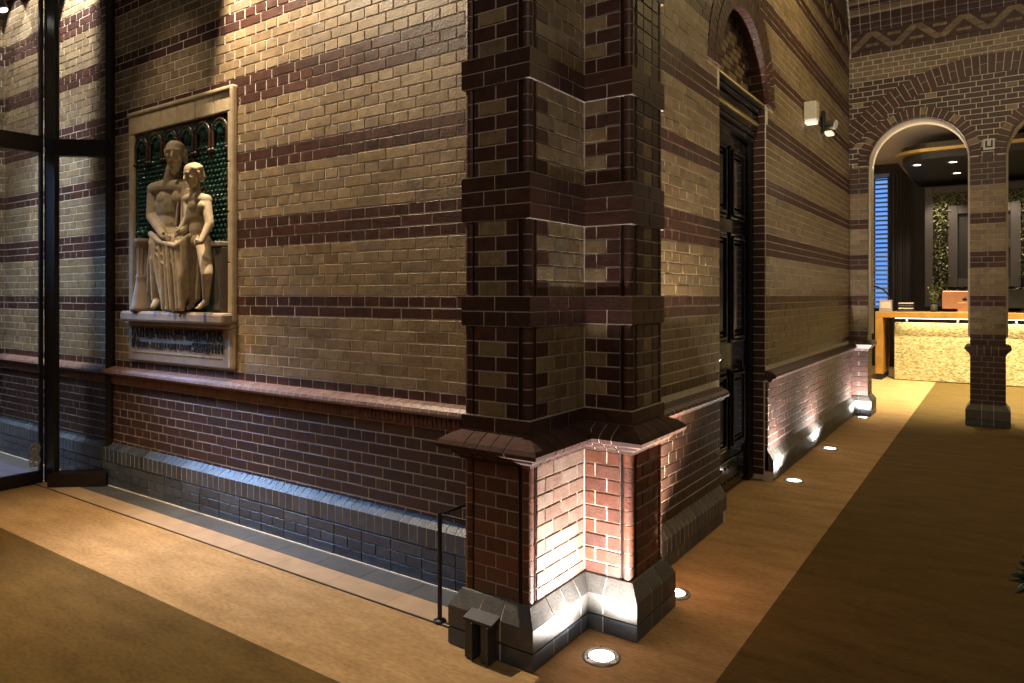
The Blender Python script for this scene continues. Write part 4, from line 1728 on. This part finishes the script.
mb = MB(); mb.bbox((lab2.x + .05, YD + .24, ZT), (lab2.x + .25, YD + .42, ZT + .01), 'blackmat', .004); mb.bbox((lab2.x + .12, YD + .335, ZT), (lab2.x + .18, YD + .36, ZT + .2), 'blackmat', .004); mb.build('stand', lp)
# boxes and cards on the desk
p = at(880, 305, YD + .05)
q1 = thing('card_stand', 'mauve card display box at the left end of the reception desk', 'display box', (-1.74, YD, ZT))
mb = MB()
mb.bbox((-1.76, YD + .02, ZT), (-1.56, YD + .14, ZT + .20), 'mauve', .006)
mb.build('box', q1)
mb = MB()
mb.bbox((-1.74, YD + .012, ZT + .05), (-1.58, YD + .019, ZT + .17), 'paper', .002)
mb.build('card', q1)
q2 = thing('paper_tray', 'stacked paper tray beside the mauve card box on the desk', 'tray', (-1.4, YD, ZT))
for i in range(4):
    mb = MB()
    mb.bbox((-1.46, YD + .03, ZT + i * .045), (-1.24, YD + .25, ZT + i * .045 + .02), 'paper' if i % 2 else 'greyframe', .004)
    mb.build('shelf', q2)
for x in (-1.46, -1.25):
    mb = MB()
    mb.bbox((x, YD + .24, ZT), (x + .01, YD + .25, ZT + .17), 'greyframe', .003)
    mb.build('upright', q2)
# curved black desk lamp in front of the blue blind
dlm = thing('desk_lamp', 'black arched desk lamp bending over at the left end of the desk', 'lamp', (-1.66, YD + .3, ZT))
mb = MB()
mb.lathe((-1.62, YD + .3, ZT), [(0, 0), (.07, 0), (.07, .012), (.02, .02), (0, .02)], 'blackmat', 20)
mb.build('base', dlm)
mb = MB()
pts = [(-1.62, YD + .3, ZT + .01)] + [(-1.62 - .34 * (1 - math.cos(t)), YD + .3, ZT + .18 + .28 * math.sin(t)) for t in [PI / 2 * i / 10 for i in range(11)]]
mb.tube(pts, .014, 'blackmat')
mb.build('arm', dlm)
mb = MB()
mb.cyl((-1.95, YD + .3, ZT + .475), (-2.06, YD + .3, ZT + .44), .02, .03, 'blackmat', 14)
mb.build('lamp_head', dlm)
# vase of twigs
vs_ = thing('flower_vase', 'small glass vase of leafy twigs on the reception desk before the green frame', 'vase', (-.98, YD + .2, ZT))
vp = at(934, 308, YD + .2)
mb = MB(); mb.lathe((vp.x, YD + .2, ZT), [(0, 0), (.045, 0), (.055, .05), (.05, .11), (.04, .13), (.036, .13), (.045, .05), (0, .012)], 'greyframe', 20); mb.build('vase', vs_)


def leaf(mb, c, d, up_, L, W, key):
    d = d.normalized(); s = d.cross(up_).normalized() if d.cross(up_).length > .01 else Vector((1, 0, 0))
    n = s.cross(d)
    p = [c, c + d * L * .45 + s * W + n * W * .3, c + d * L, c + d * L * .45 - s * W + n * W * .3, c + d * L * .5 - n * W * .15]
    th = n * -.0012
    vs = p + [x + th for x in p]
    mb.add(vs, [(0, 1, 4), (1, 2, 4), (2, 3, 4), (3, 0, 4), (5, 9, 6), (6, 9, 7), (7, 9, 8), (8, 9, 5), (0, 5, 6, 1), (1, 6, 7, 2), (2, 7, 8, 3), (3, 8, 5, 0)], key)


rl = random.Random(11)
mb = MB(); mbl = MB()
for i in range(14):
    d = Vector((rl.uniform(-.35, .35), rl.uniform(-.3, .3), 1)).normalized()
    L = rl.uniform(.18, .42)
    base = Vector((vp.x, YD + .2, ZT + .1))
    mb.cyl(base, base + d * L, .004, .002, 'leaf', 6)
    for k_ in range(7):
        c = base + d * L * (.3 + .7 * k_ / 6)
        dd = Vector((rl.uniform(-1, 1), rl.uniform(-1, 1), rl.uniform(0, 1)))
        leaf(mbl, c, dd, Vector((0, 0, 1)), .06, .014, 'leaf_pale' if rl.random() < .5 else 'leaf')
mb.build('twig', vs_); mbl.build('leaves', vs_)


# plant-filled picture frames behind the desk
def green_frame(label, x0, x1, z0, z1, seed, Yf=15.9):
    t = thing('plant_frame', label, 'framed panel', ((x0 + x1) / 2, Yf, z0), 'leafy frames behind the desk')
    w1, w2, w3 = .14, .24, .16

    def ringm(a, w, y0, y1, key, nm):
        mb = MB()
        X0, X1, ZA, ZB = x0 + a, x1 - a, z0 + a, z1 - a
        for p_, q_ in (((X0, ZA), (X0 + w, ZB)), ((X1 - w, ZA), (X1, ZB)), ((X0 + w, ZA), (X1 - w, ZA + w)), ((X0 + w, ZB - w), (X1 - w, ZB))):
            mb.bbox((p_[0], y0, p_[1]), (q_[0], y1, q_[1]), key, .006)
        return mb.build(nm, t)
    ringm(0, w1, Yf - .05, Yf + .1, 'greyframe', 'outer_frame')
    ringm(w1, w2, Yf + .02, Yf + .1, 'blackmat', 'planting_tray')
    ringm(w1 + w2, w3, Yf - .04, Yf + .1, 'greyframe', 'inner_frame')
    a = w1 + w2 + w3
    mb = MB(); mb.bbox((x0 + a, Yf + .02, z0 + a), (x1 - a, Yf + .1, z1 - a), 'blackmat', .004); mb.build('dark_panel', t)
    mb = MB()
    xm = x0 + a + (x1 - x0 - 2 * a) * .62
    mb.bbox((x0 + a + .34, Yf - .02, z0 + a + .2), (x0 + a + .50, Yf + .02, z1 - a - .15), 'greyframe', .006)
    mb.bbox((x0 + a + .50, Yf - .02, (z0 + z1) / 2 - .05), (x1 - a, Yf + .02, (z0 + z1) / 2 + .1), 'greyframe', .006)
    mb.build('cross_bar', t)
    rg = random.Random(seed)
    mb = MB()
    lo, hi = w1, w1 + w2
    for i in range(1500):
        side = rg.choice('LLTTRB')
        s = rg.uniform(lo, hi)
        if side == 'L': x, z = x0 + s, rg.uniform(z0 + lo, z1 - lo)
        elif side == 'R': x, z = x1 - s, rg.uniform(z0 + lo, z1 - lo)
        elif side == 'T': x, z = rg.uniform(x0 + lo, x1 - lo), z1 - s
        else: x, z = rg.uniform(x0 + lo, x1 - lo), z0 + s
        d = Vector((rg.uniform(-1, 1), rg.uniform(-1.2, -.2), rg.uniform(-1, .8)))
        leaf(mb, Vector((x, Yf + .015 - rg.random() * .05, z)), d, Vector((0, 0, 1)), rg.uniform(.05, .10), .018, 'leaf_pale' if rg.random() < .75 else 'leaf')
    o = mb.build('foliage', t)
    return t


g0 = at(925, 300, 15.9)
zt = at(925, 188, 15.9).z
green_frame('large dark wall panel framed by a border of leaves, left of the column', g0.x, g0.x + 1.9, 1.25, zt, 5)
green_frame('second leaf-bordered dark wall panel, seen right of the column', g0.x + 2.0, g0.x + 3.9, 1.25, zt, 6)
# low dark seat glimpsed past the corridor end
ch = thing('lounge_chair', 'dark blue lounge chair glimpsed behind the white-lit pilaster', 'chair', (-2.0, 12.9, 0))
mb = MB(); mb.bbox((-2.45, 12.6, .18), (-1.9, 13.15, .45), 'blue_mat', .05); mb.build('seat', ch)
mb = MB(); mb.bbox((-2.45, 13.08, .4), (-1.9, 13.22, .85), 'blue_mat', .05); mb.build('backrest', ch)
for x in (-2.40, -1.95):
    for y in (12.66, 13.1):
        mb = MB(); mb.cyl((x, y, 0), (x, y, .19), .02, .025, 'iron', 10); mb.build('leg', ch)

# ---- plant at the right edge of the picture
pl = thing('potted_plant', 'dark green plant whose leaf tips poke in at the photo edge above the carpet', 'plant', (.55, 2.35, 0))
tip = at(1014, 575, 1.62)
px_, py_ = tip.x + .34, tip.y + .02
pl.location = (px_, py_, 0)
mb = MB(); mb.lathe((px_, py_, 0), [(0, 0), (.13, 0), (.17, .30), (.18, .32), (.16, .32), (.15, .28), (0, .27)], 'terracotta', 28); mb.build('pot', pl)
mb = MB()
rg = random.Random(2)
for i in range(46):
    t = rg.uniform(0, 2 * PI)
    base = Vector((px_ + .05 * math.cos(t), py_ + .05 * math.sin(t), .30))
    tipv = Vector((px_ + rg.uniform(.2, .33) * math.cos(t), py_ + rg.uniform(.2, .33) * math.sin(t), rg.uniform(.35, .75)))
    leaf(mb, base, tipv - base, Vector((0, 0, 1)), (tipv - base).length, .03, 'leaf_dark')
crown = tip + Vector((.048, 0, .0))
mb.cyl((px_ - .02, py_, .28), (crown.x, crown.y, crown.z - .05), .008, .005, 'leaf_dark', 8)
for i in range(150):
    d = Vector((rg.uniform(-1, 1), rg.uniform(-1, 1), rg.uniform(-.8, 1))).normalized()
    c0 = crown + d * rg.uniform(0, .03)
    leaf(mb, c0, d, Vector((0, .3, 1)), rg.uniform(.026, .046), .014, 'leaf_dark')
mb.build('leaves', pl)

# ================================================================== LIGHT
WARM = (1.0, .72, .42)
WARM2 = (1.0, .80, .55)
WHITE = (1.0, .93, .84)
COOL = (.72, .84, 1.0)
# uplights in the floor
for i, (x, y) in enumerate(UPS):
    pw = (190, 800, 190, 170, 150)[i]
    spot('uplight_beam', (x, y, .016), (x - .03, y + .02, 1.0), pw, WHITE if i != 1 else WARM2, 150 if i != 1 else 110, 1.0, .022)
# warm washers in the hall ceiling, and a dim added spot on the relief
spot('wall_spot', (-4.05, 2.44, 4.35), (-3.05, 2.85, 2.3), 860, WARM2, 84, .42, .03)
spot('floor_washer', (-4.7, 1.0, 4.9), (-4.6, 2.15, 0), 950, WARM, 40, 1.0, .05)
spot('wall_spot', (-5.0, 1.7, 4.7), (-4.8, 2.8, 1.9), 150, WARM2, 44, 1.0, .05)  # added fill that makes the man in the relief readable
for x, pw, col_ in ((-7.55, 150, WHITE), (-7.15, 150, WHITE), (-6.30, 600, WHITE)):
    spot('vestibule_washer', (x, 2.42, 4.72), (x - .02, 2.70, 3.72), pw, col_, 44, .12, .02)
spot('entrance_daylight', (-6.7, 1.2, 4.2), (-6.6, 2.8, 1.1), 420, COOL, 60, .8, .3)
spot('entrance_glow', (-7.4, 1.5, 3.1), (-4.2, 2.65, .35), 1500, (.30, .54, 1.0), 34, .9, .45)
area('hall_fill', (.9, -1.2, 5.0), (-1.6, 2.6, 1.6), 46, WARM2, 1.5, 1.5)  # unseen soft fill added on the camera side to lift the pier front
area('corridor_fill_strip', (-.95, 6.4, 5.15), (-1.54, 6.4, 2.6), 110, (1.0, .76, .34), .1, 6.0)  # added strip, shaped for an even wash along the corridor wall
spot('arcade_fill', (.3, 7.6, 4.6), (-.1, 9.6, 3.6), 14, WARM2, 100, .8, .05)  # weak fill added to brighten the arcade wall
# lobby
pointl('lobby_ceiling_fill', (-1.3, 11.2, 3.3), 100, WARM2, .15)  # bare point light added to brighten the cream ceiling behind the arch
area('desk_light', (1.2, YD - .05, 1.06), (1.2, YD + .03, .2), 36, (1, .86, .5), 5.2, .05)
for x in (-.8, 1.2):
    spot('lobby_downlight', (x, 12.2, 4.15), (x, 12.3, 0), 2200, (1, .88, .50), 85, .8, .06)
for i in range(3):
    spot('canopy_downlight', (-.9 + i * 1.0, 15.3, 3.62), (-.9 + i * 1.0, 15.75, 1.5), 110, WARM2, 95, .6, .05)

w = bpy.data.worlds.new('world')
SC.world = w
w.use_nodes = True
bg = w.node_tree.nodes['Background']
bg.inputs[0].default_value = (.9, .8, .72, 1)
bg.inputs[1].default_value = .04

vs__ = SC.view_settings
vs__.view_transform = 'Standard'
vs__.look = 'None'
vs__.gamma = 1
vs__.use_curve_mapping = False
vs__.exposure = 0.0
SC.cycles.max_bounces = 6
SC.cycles.sample_clamp_indirect = 4
